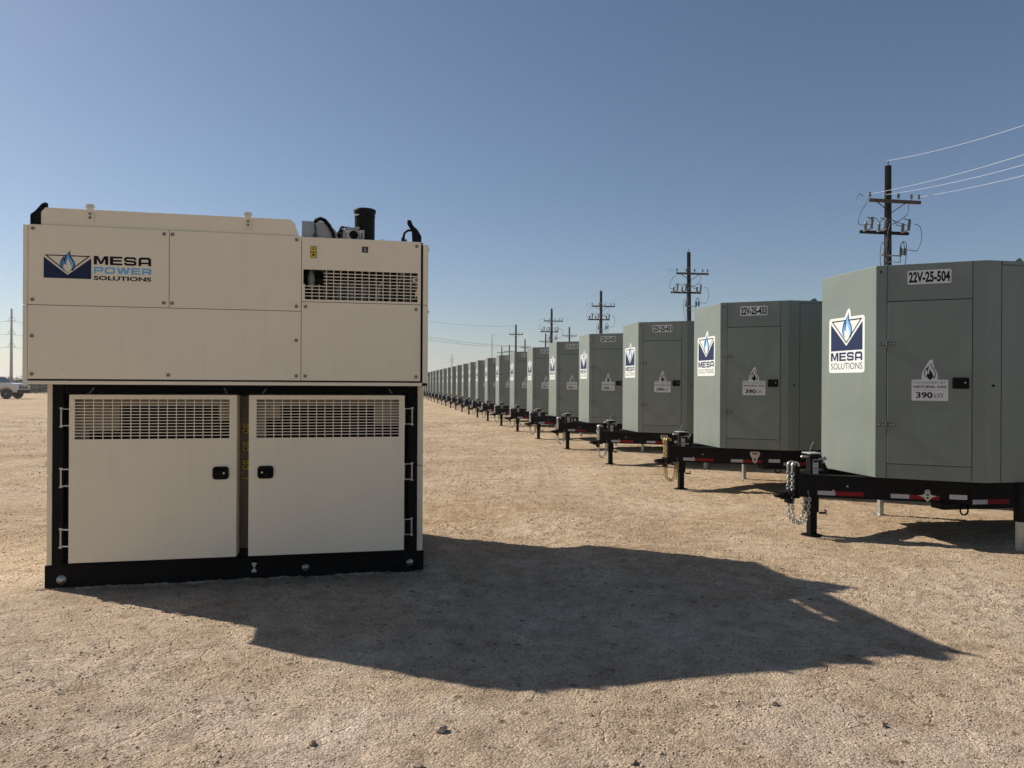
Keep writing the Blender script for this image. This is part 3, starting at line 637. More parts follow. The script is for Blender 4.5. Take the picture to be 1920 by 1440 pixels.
# cover lying on the roof
mb = MB(); mb.prism([(.085, 2.828), (.085, 2.925), (.115, 2.960), (1.885, 2.960), (1.925, 2.925), (1.930, 2.828)], YF + .015, 1.7, BE, 'y', .004)
mb.box(.085, 1.93, YF + .02, 1.69, 2.8190, 2.8275, M['seam']); cv = mb.build('roof_cover', gen)
for x in (.425, 1.566):
    mb = MB(); y = YF + .005
    mb.prism([(x - .025, 2.915), (x - .025, 2.965), (x - .034, 2.972), (x - .024, 3.0), (x + .024, 3.0), (x + .034, 2.972), (x + .025, 2.965), (x + .025, 2.915), (x + .024, 2.86), (x - .024, 2.86)], y, y + .006, BE, 'y')
    mb.prism([(x - .018, 2.973), (x - .012, 2.992), (x + .012, 2.992), (x + .018, 2.973)], y - .001, y + .0062, M['ltblue'] if False else M['plate'], 'y')
    for z in (2.925, 2.895): mb.cyl((x, y - .008, z), (x, y, z), .011, M['bolt'], n=10)
    mb.build('lifting_tab', cv)
# lifting brackets: dark hooked plates at the corners
def bracket(x, s_, y, zt=3.0, lean=.0):
    mb = MB(); K = M['black']
    P = [(x, 2.80), (x, 2.905), (x + s_ * .035, 2.935), (x + s_ * .075, zt - .012), (x + s_ * .10, zt), (x + s_ * .118, zt - .008), (x + s_ * .118, zt - .035), (x + s_ * .100, zt - .045), (x + s_ * .085, 2.935), (x + s_ * .085, 2.80)]
    mb.prism(P, y, y + .012, K, 'y', .002); mb.box(min(x, x + s_ * .012), max(x, x + s_ * .012), y, y + .12, 2.80, 2.90, K)
    return mb.build('lifting_bracket', gen)
bracket(.010, 1, YF + .022); bracket(.010, 1, 1.9)
def bracket_r(y, zt, reach):
    mb = MB(); K = M['black']; x = 2.936
    P = [(x, 2.80), (x, 2.875), (x - .030, 2.925), (x - .068, zt - .035), (x - .088, zt + .010), (x - .116, zt + .010), (x - .118, zt - .022), (x - .080, zt - .085), (x - .074, 2.80)]
    mb.prism(P, y, y + .012, K, 'y', .002); mb.box(x - .012, x, y, y + .1, 2.80, 2.87, K)
    mb.tube([(x - .145, y + .02, 2.80), (x - .145, y + .02, 2.87), (x - .138, y + .02, 2.90), (x - .11, y + .02, 2.922), (x - .075, y + .02, 2.922)], .010, K, n=10)
    mb.build('lifting_bracket', gen)
bracket_r(YF + .022, 2.995, 0)
mb = MB(); K = M['black']; mb.prism([(2.93, 2.81), (2.93, 3.06), (2.90, 3.17), (2.87, 3.17), (2.86, 2.81)], 1.28, 1.30, K, 'y', .003)
mb.prism([(1.02, 2.81), (1.02, 2.90), (1.28, 3.12), (1.36, 3.17), (1.40, 3.10), (1.44, 2.81)], 2.915, 2.93, K, 'x', .003); mb.build('lifting_bracket', gen)
mb = MB(); mb.cyl((2.62, YF + .06, 2.812), (2.62, YF + .06, 2.845), .006, M['steel'], r1=.003, n=8); mb.build('cable_stub', gen)
# exhaust stack
mb = MB(); r = .083; cx, cy = 2.475, -.17
mb.lathe([(r, 0), (r, .255), (r + .008, .262), (r + .010, .285), (r + .004, .290), (r - .004, .286), (r - .006, .26), (r - .006, .05), (0, .05)], (cx, cy, 2.815), (0, 0, 1), M['stack'], n=40)
mb.lathe([(r + .003, 0), (r + .003, .014), (r, .015)], (cx, cy, 3.04), (0, 0, 1), M['stack'], n=40)
mb.build('exhaust_stack', gen)
# grey cowl, hoses, small engine-room fittings on the roof
mb = MB()
mb.prism([(1.975, 2.815), (1.975, 2.957), (2.13, 2.957), (2.20, 2.93), (2.245, 2.885), (2.262, 2.815)], YF + .03, YF + .20, M['grey'], 'y', .004)
mb.tube([(2.075, YF + .025, 2.93), (2.082, YF + .02, 2.90), (2.085, YF + .02, 2.85), (2.075, YF + .022, 2.835)], .007, M['engine'], n=8); mb.cyl((2.08, YF + .03, 2.842), (2.08, YF + .015, 2.842), .018, M['engine'], n=12)
mb.build('air_cowl', gen)
mb = MB(); D = M['void']
for k, dz in ((0, 0), (1, .012)):
    P = [(2.06 + .01 * k, YF + .06 + .03 * k, 2.925 + dz), (2.085, YF + .03 + .02 * k, 2.962 + dz), (2.12, YF + .02 + .03 * k, 2.976 + dz), (2.155, YF + .02 + .03 * k, 2.962 + dz), (2.19, YF + .015 + .03 * k, 2.92 + dz), (2.222, YF + .015 + .03 * k, 2.86 + dz), (2.235, YF + .02 + .03 * k, 2.80)]
    mb.tube(P, .014, D, n=10)
mb.build('hose', gen)
mb = MB()
rr = random.Random(4)
for k in range(11):
    P = [(2.215 + .006 * k, YF + .15, 2.825 + .010 * k)]
    for j in range(5): P.append((P[-1][0] + rr.uniform(.0, .024), YF + .10 + rr.uniform(0, .08), min(2.945, P[-1][2] + rr.uniform(-.022, .034))))
    mb.tube(P, .009, M['void'] if k % 3 else M['darkwire'], n=6)
mb.cyl((2.22, YF + .2, 2.90), (2.33, YF + .2, 2.875), .016, M['engine'], n=8)
mb.build('cable_bundle', gen)
mb = MB(); A_ = M['alu']
mb.box(2.325, 2.43, YF + .05, YF + .16, 2.822, 2.905, A_, .012); mb.lathe([(0, .006), (.026, .006), (.030, .016), (.034, .016), (.036, 0)], (2.385, YF + .05, 2.865), (0, -1, 0), M['void'], n=20)
mb.lathe([(.036, .003), (.042, .004), (.044, 0)], (2.385, YF + .05, 2.865), (0, -1, 0), A_, n=20)
mb.box(2.300, 2.324, YF + .06, YF + .14, 2.825, 2.895, M['grey'], .004); mb.box(2.432, 2.470, YF + .035, YF + .06, 2.82, 2.905, A_, .003); mb.cyl((2.45, YF + .03, 2.835), (2.45, YF + .03, 2.88), .006, M['engine'], n=8)
mb.cyl((2.33, YF + .1, 2.922), (2.43, YF + .1, 2.93), .013, M['grey'], n=10); mb.lathe([(.03, 0), (.036, .02), (.03, .05), (.036, .08), (.0, .09)], (2.315, YF + .2, 2.815), (0, 0, 1), M['grey'], n=14)
for q in range(4): mb.cyl((2.34 + .025 * q, YF + .048, 2.832), (2.34 + .025 * q, YF + .042, 2.832), .005, M['bolt'], n=8); mb.cyl((2.35 + .022 * q, YF + .1, 2.905), (2.35 + .022 * q, YF + .1, 2.94 - .006 * q), .006, M['engine'], n=6)
mb.box(2.345, 2.375, YF + .09, YF + .13, 2.905, 2.915, M['grey'], .002); mb.cyl((2.32, YF + .1, 2.905), (2.32, YF + .1, 2.93), .009, M['grey'], n=8)
mb.build('fan_motor', gen)

# ================================================================== GREY GENERATOR TRAILERS (local x runs back from the nose, y across)
TA = R(9.957); GP = M['green']; BK = M['black']
ca, sa = math.cos(TA), math.sin(TA)
Bp = (3.8169, 7.8387); rdir = (-sa, ca)
def T_origin(t): return (Bp[0] + rdir[0] * (.487 + t), Bp[1] + rdir[1] * (.487 + t), 0.0)
TL = 6.4
def make_trailer():
    root = thing('generator_trailer', 'x', 'trailer', T_origin(0), TA, 'grey generator trailers parked in a long row')
    plan = [(0, -.487), (.81, -1.042), (TL, -1.042), (TL, 1.042), (.81, 1.042), (0, .487)]
    mb = MB(); mb.prism(plan, .69, 2.912, GP, 'z', .006)
    enc = mb.build('enclosure', root)
    # roof lip and seams
    mb = MB(); mb.box(1.0, TL - .05, -1.047, -1.043, 2.875, 2.905, GP)
    for x in (2.2, 3.4, 4.6, 5.8): mb.box(x, x + .006, -1.0435, -1.0425, .70, 2.87, M['seam']); mb.box(x, x + .006, 1.0425, 1.0435, .70, 2.87, M['seam'])
    mb.box(.989, .996, -1.0435, -1.0418, .70, 2.905, M['seam']); mb.box(1.0, TL, -1.0435, -1.0425, 2.868, 2.8735, M['seam'])
    mb.build('side_seam', enc)
    # the door lies in the chamfered face: frame with origin at its nose edge
    L = math.hypot(.81, .555); ex = Vector((.81 / L, -.555 / L, 0)); fr = ((0, -.487, 0), ex, (0, 0, 1))
    n = ex.cross(Vector((0, 0, 1))); mx = Matrix(((ex.x, n.x * -1, 0, 0), (ex.y, n.y * -1, 0, -.487), (0, 0, 1, 0), (0, 0, 0, 1)))
    # (in mx space: x along the face, y negative = outward, z up)
    mb = MB(); S_ = M['seam']
    for x in (.104, .871): mb.box(x - .003, x + .003, -.0015, .001, .70, 2.908, S_, T=mx)
    mb.box(.107, .868, -.0018, .001, .838, .8445, S_, T=mx); mb.box(.107, .868, -.0018, .001, 2.526, 2.537, S_, T=mx)
    mb.cyl((.045, -.006, 2.845), (.045, 0, 2.845), .013, S_, n=12, T=mx)
    mb.build('door_seal', enc)
    mb = MB(); mb.box(.111, .865, -.007, .0, .847, 2.523, GP, .0025, T=mx); door = mb.build('door', root)
    for z in (1.249, 2.090):
        mb = MB(); st = M['hinge']
        mb.box(.018, .092, -.010, -.002, z - .020, z + .020, st, .003, T=mx); mb.box(.112, .185, -.017, -.008, z - .020, z + .020, st, .003, T=mx)
        mb.cyl((.102, -.014, z - .038), (.102, -.014, z + .038), .009, st, n=10, T=mx)
        for x in (.035, .07, .135, .165): mb.cyl((x, -.022, z), (x, -.008, z), .006, M['steel'], n=8, T=mx)
        mb.build('hinge', door)
    mb = MB(); mb.prism(rrect(.697, .843, 1.628, 1.740, .012), -.020, -.0072, M['black'], 'y', .002, T=mx)
    mb.prism(rrect(.710, .830, 1.648, 1.726, .008), -.026, -.0201, M['void'], 'y', .002, T=mx); mb.cyl((.808, -.031, 1.69), (.808, -.025, 1.69), .007, M['steel'], n=10, T=mx); mb.build('handle', door)
    # powered-by sticker
    mb = MB(); x0, x1, z0, z1 = .334, .661, 1.503, 1.719; h = .0085
    cx = .497
    outl = [(x0 + .006, z0), (x1 - .006, z0), (x1, z0 + .006), (x1, z1 - .008), (x1 - .008, z1), (cx + .072, z1), (cx + .072, z1 + .045), (cx + .060, z1 + .085), (cx + .040, z1 + .115), (cx + .032, z1 + .165), (cx + .026, z1 + .20), (cx + .010, z1 + .206),
            (cx - .004, z1 + .196), (cx - .040, z1 + .135), (cx - .062, z1 + .09), (cx - .072, z1 + .05), (cx - .072, z1), (x0 + .008, z1), (x0, z1 - .008), (x0, z0 + .006)]
    mb.flat(outl, fr, h, M['plate'], .0012)
    flame(mb, fr, h + .0005, cx - .052, cx + .054, z1 + .012, z1 + .178, M['ink'], M['plate'], None, M['ink'])
    put_text(mb, 'POWERED BY', fr, h + .0005, M['greyink'], x0 + .016, x1 - .016, 1.678, 1.700, bold=.0, space=1.12)
    put_text(mb, 'NATURAL GAS', fr, h + .0005, M['ink'], x0 + .016, x1 - .016, 1.633, 1.660, bold=.030)
    mb.flat([(x0 + .01, 1.612), (x1 - .01, 1.612), (x1 - .01, 1.614), (x0 + .01, 1.614)], fr, h + .0005, M['greyink'])
    put_text(mb, '390', fr, h + .0005, M['ink'], x0 + .040, x0 + .190, 1.528, 1.592, bold=.032)
    put_text(mb, 'kW', fr, h + .0005, M['greyink'], x0 + .205, x1 - .040, 1.530, 1.585, bold=.0)
    mb.build('sticker', door)
    # logo sticker on the nose face (x axis of the picture runs from far edge to near edge)
    fr2 = ((-.0, .487, 0), (0, -1, 0), (0, 0, 1)); W = .974
    mb = MB(); x0, x1, z0, z1 = W - .826, W - .182, 1.797, 2.418; cx = W - .492; h = .0012
    outl = rrect(x0, x1, z0, z1, .03)
    # replace the top edge by one that follows the flame tip
    P = [(x0 + .03, z0), (x1 - .03, z0), (x1 - .009, z0 + .009), (x1, z0 + .03), (x1, z1 - .03), (x1 - .009, z1 - .009), (x1 - .03, z1), (cx + .070, z1), (cx + .062, z1 + .06), (cx + .050, z1 + .088), (cx + .026, z1 + .092),
         (cx + .006, z1 + .078), (cx - .045, z1 + .0), (x0 + .03, z1), (x0 + .009, z1 - .009), (x0, z1 - .03), (x0, z0 + .03), (x0 + .009, z0 + .009)]
    mb.flat(P, fr2, h, M['white'], .0011)
    ex0, ex1 = x0 + .036, x1 - .036; ez0, ez1 = 2.045, 2.388
    emblem(mb, fr2, h + .0006, ex0, ex1, ez0, ez1, M['white'])
    flame(mb, fr2, h + .0014, cx - .088, cx + .092, 2.185, 2.470, M['navy'], M['blue'], None, M['white'], M['ltblue'])
    put_wide(mb, 'MESA', fr2, h + .0006, M['navy'], ex0, ex1, 1.930, 2.025)
    put_text(mb, 'SOLUTIONS', fr2, h + .0006, M['greyink'], ex0, ex1, 1.835, 1.908, bold=.002)
    mb.build('logo_sticker', root)
    # --- running gear
    mb = MB()
    th = R(27); d = Vector((math.cos(th), math.sin(th)))
    for s_ in (-1, 1):
        a = Vector((-.56, .10)); e = a + d * (.72 / math.sin(th)); nn = Vector((-d.y, d.x))
        def q(p, o, s_=s_): v = p + nn * o; return (v.x, v.y * s_)
        P = [q(a, 0), q(e, 0), q(e, -.06), q(a, -.06)]
        mb.prism(P, .46, .672, BK, 'z', .0)
        for zz in ((.674, .684), (.446, .459)):
            P = [q(a, .008), q(e, .008), q(e, -.085), q(a, -.085)]; mb.prism(P, zz[0], zz[1], BK, 'z')
        y0, y1 = sorted((s_ * .75, s_ * .822)); mb.box(e.x - .02, TL + .05, y0, y1, .40, .6835, BK)
        mb.box(.57, 3.1, min(s_ * .60, s_ * .78), max(s_ * .60, s_ * .78), .385, .445, BK)
    for x in (.35, 1.1, 2.3, 3.3, 4.3, 5.3, 6.3): wdt = .745 if x > .9 else .45; mb.box(x, x + .08, -wdt + .004, wdt - .004, .48, .683, BK)
    mb.box(-.64, -.50, -.10, .10, .44, .686, BK, .006)
    mb.box(-.66, -.645, -.075, .075, .42, .775, BK, .003); mb.box(-.645, -.61, -.075, -.06, .42, .77, BK); mb.box(-.645, -.61, .06, .075, .42, .77, BK)
    mb.box(1.0, TL - .01, -.9, .9, .686, .6895, BK)
    fm = mb.build('trailer_frame', root)
    for k in range(3):
        mb = MB()
    # tapes, tag, holes on the near beam
    nb = Vector((-math.sin(th), -math.cos(th), 0)); o0 = Vector((-.56, -.10, 0)) + nb * .0; exb = Vector((math.cos(th), -math.sin(th), 0)); frb = (o0, exb, (0, 0, 1))
    def tape(x0, x1, z0, z1, m, fr_=frb, h=.0015, nm='reflector_tape'):
        mb = MB(); mb.flat([(x0, z0), (x1, z0), (x1, z1), (x0, z1)], fr_, h, m, .0014); return mb
    for (a, b_, c) in ((.124, .30, .578), (.84, 1.017, 1.30)):
        mb = tape(a, b_, .470, .515, M['silver']); mb.flat([(b_ + .001, .470), (c, .470), (c, .515), (b_ + .001, .515)], frb, .0015, M['red'], .0014); mb.build('reflector_tape', fm)
    frs = ((0, -.822, 0), (1, 0, 0), (0, 0, 1))
    mb = tape(.87, 1.045, .441, .488, M['silver'], frs); mb.flat([(1.046, .441), (1.30, .441), (1.30, .488), (1.046, .488)], frs, .0015, M['red'], .0014); mb.build('reflector_tape', fm)
    mb = tape(1.39, 1.55, .487, .533, M['plate'])
    for z in (.522, .511, .500): mb.flat([(1.40, z), (1.54, z), (1.54, z + .003), (1.40, z + .003)], frb, .002, M['greyink'])
    mb.build('name_plate', fm)
    for (x, z) in ((.28, .525), (.42, .575)):
        mb = MB(); p = o0 + exb * x + Vector((0, 0, z)); mb.cyl(p, p + nb * .01, .009, M['steel'], n=8); mb.build('bolt_head', fm)
    # hook plate standing on the beam
    mb = MB(); K = M['alu']; cxx = 1.19; zz = .49
    P = [(cxx - .06, zz + .15), (cxx + .06, zz + .15), (cxx + .075, zz + .12), (cxx + .06, zz + .08), (cxx + .035, zz + .045), (cxx + .035, zz + .005), (cxx, zz - .03), (cxx - .035, zz + .005), (cxx - .035, zz + .045), (cxx - .06, zz + .08), (cxx - .075, zz + .12)]
    mb.flat(P, frb, .014, K, .012); mb.flat(rrect(cxx - .04, cxx + .04, zz + .11, zz + .128, .006), frb, .0146, M['void'])
    mb.flat([(cxx - .012, zz + .01), (cxx + .012, zz + .01), (cxx + .012, zz + .05), (cxx - .012, zz + .05)], frb, .0146, M['void']); mb.build('lashing_plate', fm)
    mb = MB(); P = [(.80 + .045 * math.cos(a), -.79, .375 + .045 * math.sin(a)) for a in [2 * PI * i / 20 for i in range(20)]]; mb.tube(P, .009, BK, n=8, closed=True); mb.build('tie_down_ring', fm)
    # drawbar eye
    mb = MB(); mb.box(-.72, -.661, -.065, .065, .36, .51, BK, .012); mb.cyl((-.79, 0, .445), (-.71, 0, .445), .042, BK, n=14)
    P = [(-.80 + .045 * math.cos(a), .045 * math.sin(a), .452) for a in [2 * PI * i / 20 for i in range(20)]]; mb.tube(P, .026, BK, n=10, closed=True); mb.build('drawbar_eye', root)
    # landing leg on the tongue
    jx = -.42
    mb = MB(); mb.box(jx - .048, jx + .048, -.048, .048, .42, .90, BK, .006); mb.box(jx - .075, jx + .075, -.085, .085, .902, .914, M['grey'], .003)
    mb.box(jx - .052, jx + .052, -.055, .055, .26, .46, BK, .005)
    jk = mb.build('jack', root)
    mb = MB(); mb.box(jx - .040, jx + .040, -.040, .040, .012, .258, BK, .004); mb.build('inner_tube', jk)
    mb = MB(); mb.lathe([(0, .012), (.10, .012), (.115, .004), (.115, 0)], (jx, 0, .0), (0, 0, 1), BK, n=20); mb.build('foot_plate', jk)
    mb = MB(); st = M['steel']; mb.cyl((jx - .12, -.02, .87), (jx - .05, -.02, .87), .012, st, n=10); mb.lathe([(0, 0), (.016, .004), (.018, .015), (.010, .026), (0, .03)], (jx - .12, -.02, .87), (-1, 0, 0), st, n=12); mb.build('crank_knob', jk)
    mb = MB(); mb.cyl((jx + .055, -.03, .84), (jx + .13, -.03, .85), .010, st, n=10); mb.lathe([(0, 0), (.02, .004), (.022, .02), (0, .03)], (jx + .125, -.03, .85), (1, 0, 0), st, n=12); mb.cyl((jx + .11, -.03, .85), (jx + .10, -.05, .80), .012, st, n=8)
    mb.build('crank', jk)
    mb = MB(); mb.cyl((jx + .05, -.065, .255), (jx + .11, -.075, .255), .012, BK, n=8); mb.lathe([(0, 0), (.034, .004), (.036, .012), (.02, .02), (0, .02)], (jx + .11, -.075, .262), (1, -.3, .25), st, n=14); mb.build('locking_pin', jk)
    frj = ((jx - .022, -.0495, .70), (1, 0, 0), (0, 0, 1)); mb = MB(); mb.flat([(0, -.02), (.066, -.02), (.066, .14), (0, .14)], frj, .0012, M['plate'], .0011)
    mb.flat([(.004, .105), (.064, .105), (.064, .134), (.004, .134)], frj, .0018, M['ink']); mb.flat([(.004, .04), (.064, .04), (.064, .052), (.004, .052)], frj, .0018, M['red'])
    for z in (.09, .08, .07, .02, .01): mb.flat([(.006, z), (.062, z), (.062, z + .003), (.006, z + .003)], frj, .0018, M['greyink'])
    mb.build('sticker', jk)
    mb = MB(); mb.tube([(jx - .02, .02, .914), (jx - .0, .02, .98), (jx + .03, .02, 1.03)], .0025, M['grey'], n=5); mb.build('aerial', jk)
    # bracket between tongue and nose
    mb = MB(); mb.prism([(-.27, .684), (-.37, .93), (-.35, .94), (-.22, .684)], -.02, .02, BK, 'y'); mb.build('brace', fm)
    # chains
    def chain(P, lk=.052, m=M['steel']):
        mb = MB(); P = [Vector(p) for p in P]; seg = []
        for i in range(len(P) - 1):
            k = max(1, int((P[i + 1] - P[i]).length / .004)); seg += [P[i].lerp(P[i + 1], j / k) for j in range(k)]
        step = max(1, int(lk * .74 / .004)); i = 0; q = 0
        while i + step < len(seg):
            a, b = seg[i], seg[i + step]; c = (a + b) / 2; dd = (b - a).normalized(); up = dd.orthogonal().normalized() if q % 2 else dd.cross(dd.orthogonal()).normalized()
            ring = []
            for j in range(10):
                t = 2 * PI * j / 10; ring.append(c + dd * math.cos(t) * lk * .5 + up * math.sin(t) * lk * .30)
            mb.tube(ring, .0058, m, n=5, closed=True); i += step; q += 1
        return mb
    def hook(mb, x, y, z, m):
        P = []
        for k in range(9):
            a = PI * (1.05 - k / 8 * 1.15); P.append((x + .040 * math.cos(a), y, z + .036 * math.sin(a)))
        mb.tube([(x - .040, y, z - .07)] + P + [(x + .036, y, z - .05)], .013, m, n=8, rs=[.009] + [.013] * 9 + [.006])
    for y, drop in ((.035, .30), (-.05, .22)):
        mb = chain([(-.685, y, .70), (-.69, y, .45), (-.68, y - .01, .22), (-.66, y - .02, .17), (-.62, y - .03, .145), (-.57, y - .05, .17), (-.54, y - .07, .25), (-.53, y - .08, .44)])
        hook(mb, -.65, y, .775, M['steel']); mb.build('safety_chain', root)
    mb = MB(); P = [(-.60, -.075, .50), (-.58, -.10, .44), (-.545, -.115, .40), (-.52, -.12, .44), (-.54, -.11, .50), (-.46, -.13, .56), (-.38, -.14, .60)]; mb.tube(P, .004, M['grey'], n=6); mb.build('breakaway_cable', root)
    # stabiliser legs
    for x, y, zt in ((1.2, -1.06, .39), (1.2, 1.06, .39), (6.2, -1.06, .39), (6.2, 1.06, .39)):
        mb = MB(); mb.box(x - .04, x + .04, y - .04, y + .04, .30, .686, BK, .004); mb.box(x - .028, x + .028, y - .028, y + .028, .006, .30, M['steel'], .003); mb.box(x - .07, x + .07, y - .07, y + .07, 0, .006, M['steel'])
        mb.build('stabiliser_leg', root)
    # two axles
    for x in (3.75, 4.65):
        mb = MB(); mb.cyl((x, -.9, .38), (x, .9, .38), .05, BK, n=12); mb.build('axle', root)
        for s_ in (-1, 1):
            mb = MB(); mb.lathe([(.20, -.09), (.34, -.105), (.375, -.09), (.385, -.05), (.385, .05), (.375, .09), (.34, .105), (.20, .09)], (x, s_ * .80, .385), (0, 1, 0), M['rubber'], n=32)
            wh = mb.build('wheel', root); mb = MB(); mb.lathe([(0, .03), (.07, .03), (.08, .015), (.17, .02), (.19, .06), (.20, .085), (.205, .06), (.2, -.05), (0, -.05)], (x, s_ * .80, .385), (0, s_, 0), M['steel'], n=24); mb.build('rim', wh)
    mb = MB()
    for s_ in (-1, 1): mb.box(3.2, 5.2, min(s_ * .685, s_ * .925), max(s_ * .685, s_ * .925), .786, .79 - .002, BK)
    # roof fittings
    mb = MB(); mb.tube([(1.25, -.95, 2.912), (1.25, -.95, 2.945), (1.29, -.95, 2.955), (1.33, -.95, 2.912)], .009, GP, n=8)
    mb.prism([(1.18, 2.912), (1.30, 2.912), (1.24, 2.955)], -.99, -.975, GP, 'y'); mb.build('lifting_eye', root)
    mb = MB(); mb.lathe([(.10, 0), (.10, .16), (.09, .16), (.09, .02), (0, .02)], (4.9, .1, 2.912), (0, 0, 1), M['black'], n=24); mb.build('exhaust_pipe', root)
    mb = MB(); mb.cyl((.90, -1.052, 1.66), (.90, -1.042, 1.66), .012, M['black'], n=10); mb.build('latch_button', root)
    return root
def number_plate(num):
    L = math.hypot(.81, .555); ex = Vector((.81 / L, -.555 / L, 0)); fr = ((0, -.487, 0), ex, (0, 0, 1)); mb = MB()
    mb.flat(rrect(.292, .684, 2.700, 2.842, .012), fr, .002, M['plate'], .0019)
    put_text(mb, '22V-25-' + num, fr, .0026, M['ink'], .302, .674, 2.716, 2.828, bold=.038)
    return mb
tr0 = make_trailer()
TS = [0, 3.65, 7.35, 10.96, 14.52, 18.03, 21.59, 25.37, 28.97, 32.62, 36.10, 39.80, 43.45, 47.30, 50.81, 55.0, 59.1, 63.1, 67.3, 71.4, 75.6, 79.7, 83.8]
NUM = ['504', '433', '431', '435', '501', '434']
ORD = ['', '', '', '', 'fifth', 'sixth', 'seventh', 'eighth', 'ninth', 'tenth', 'eleventh', 'twelfth', 'thirteenth', 'fourteenth', 'fifteenth', 'sixteenth', 'seventeenth', 'eighteenth', 'nineteenth',
       'twentieth', 'twenty-first', 'twenty-second', 'twenty-third']
plates = []
trailers = []
for i, t in enumerate(TS):
    root = tr0 if i == 0 else copy_tree(tr0)
    root.location = T_origin(t)
    jr = random.Random(100 + i)
    if i > 3: root.rotation_euler = (0, R(jr.uniform(-.12, .12)), TA + R(jr.uniform(-.45, .45)))
    trailers.append(root)
    if i == 0: lab = 'nearest grey-green generator trailer marked 22V-25-504, cut by the right edge'
    elif i < 4: lab = 'grey-green generator trailer with the plate 22V-25-%s above its door' % NUM[i]
    else: lab = 'grey-green generator trailer, %s in the row counted from the near right end' % ORD[i]
    root['label'] = lab
for i, root in enumerate(trailers):
    if i < 6: p = number_plate(NUM[i]).build('number_plate', root); plates.append(p)
    else: p = plates[5].copy(); col.objects.link(p); p.parent = root
# the nearest trailer carries a winged plate instead of the slotted one
def star_plate():
    th = R(27); exb = Vector((math.cos(th), -math.sin(th), 0)); frb = (Vector((-.56, -.10, 0)), exb, (0, 0, 1)); mb = MB(); c = 1.185; z = .512; K = M['alu']
    P = [(c - .022, z + .02), (c - .026, z + .045), (c - .012, z + .062), (c + .012, z + .062), (c + .026, z + .045), (c + .022, z + .02), (c + .05, z + .006), (c + .088, z), (c + .055, z - .010), (c + .034, z - .022), (c + .018, z - .045), (c, z - .064), (c - .018, z - .045), (c - .034, z - .022), (c - .055, z - .010), (c - .088, z), (c - .05, z + .006)]
    mb.flat(P, frb, .014, K, .012); mb.flat(rrect(c - .012, c + .012, z + .002, z + .018, .002), frb, .0146, M['void']); mb.flat(rrect(c - .010, c + .010, z - .032, z - .012, .002), frb, .0146, M['void']); mb.flat(rrect(c - .012, c + .012, z + .040, z + .050, .004), frb, .0146, M['greyink'])
    o = mb.build('t'); me = o.data; bpy.data.objects.remove(o); me.name = 'lashing_plate'; return me
for c in [c for c in bpy.data.objects if c.name.startswith('lashing_plate') and c.parent and c.parent.parent is trailers[0]]: c.data = star_plate()
# the second trailer's chains are yellowed
for c in [c for c in bpy.data.objects if c.parent is trailers[1] and c.name.startswith('safety_chain')]:
    me = c.data.copy(); me.materials.clear(); me.materials.append(M['brass']); c.data = me; c['label'] = 'yellowed chain'

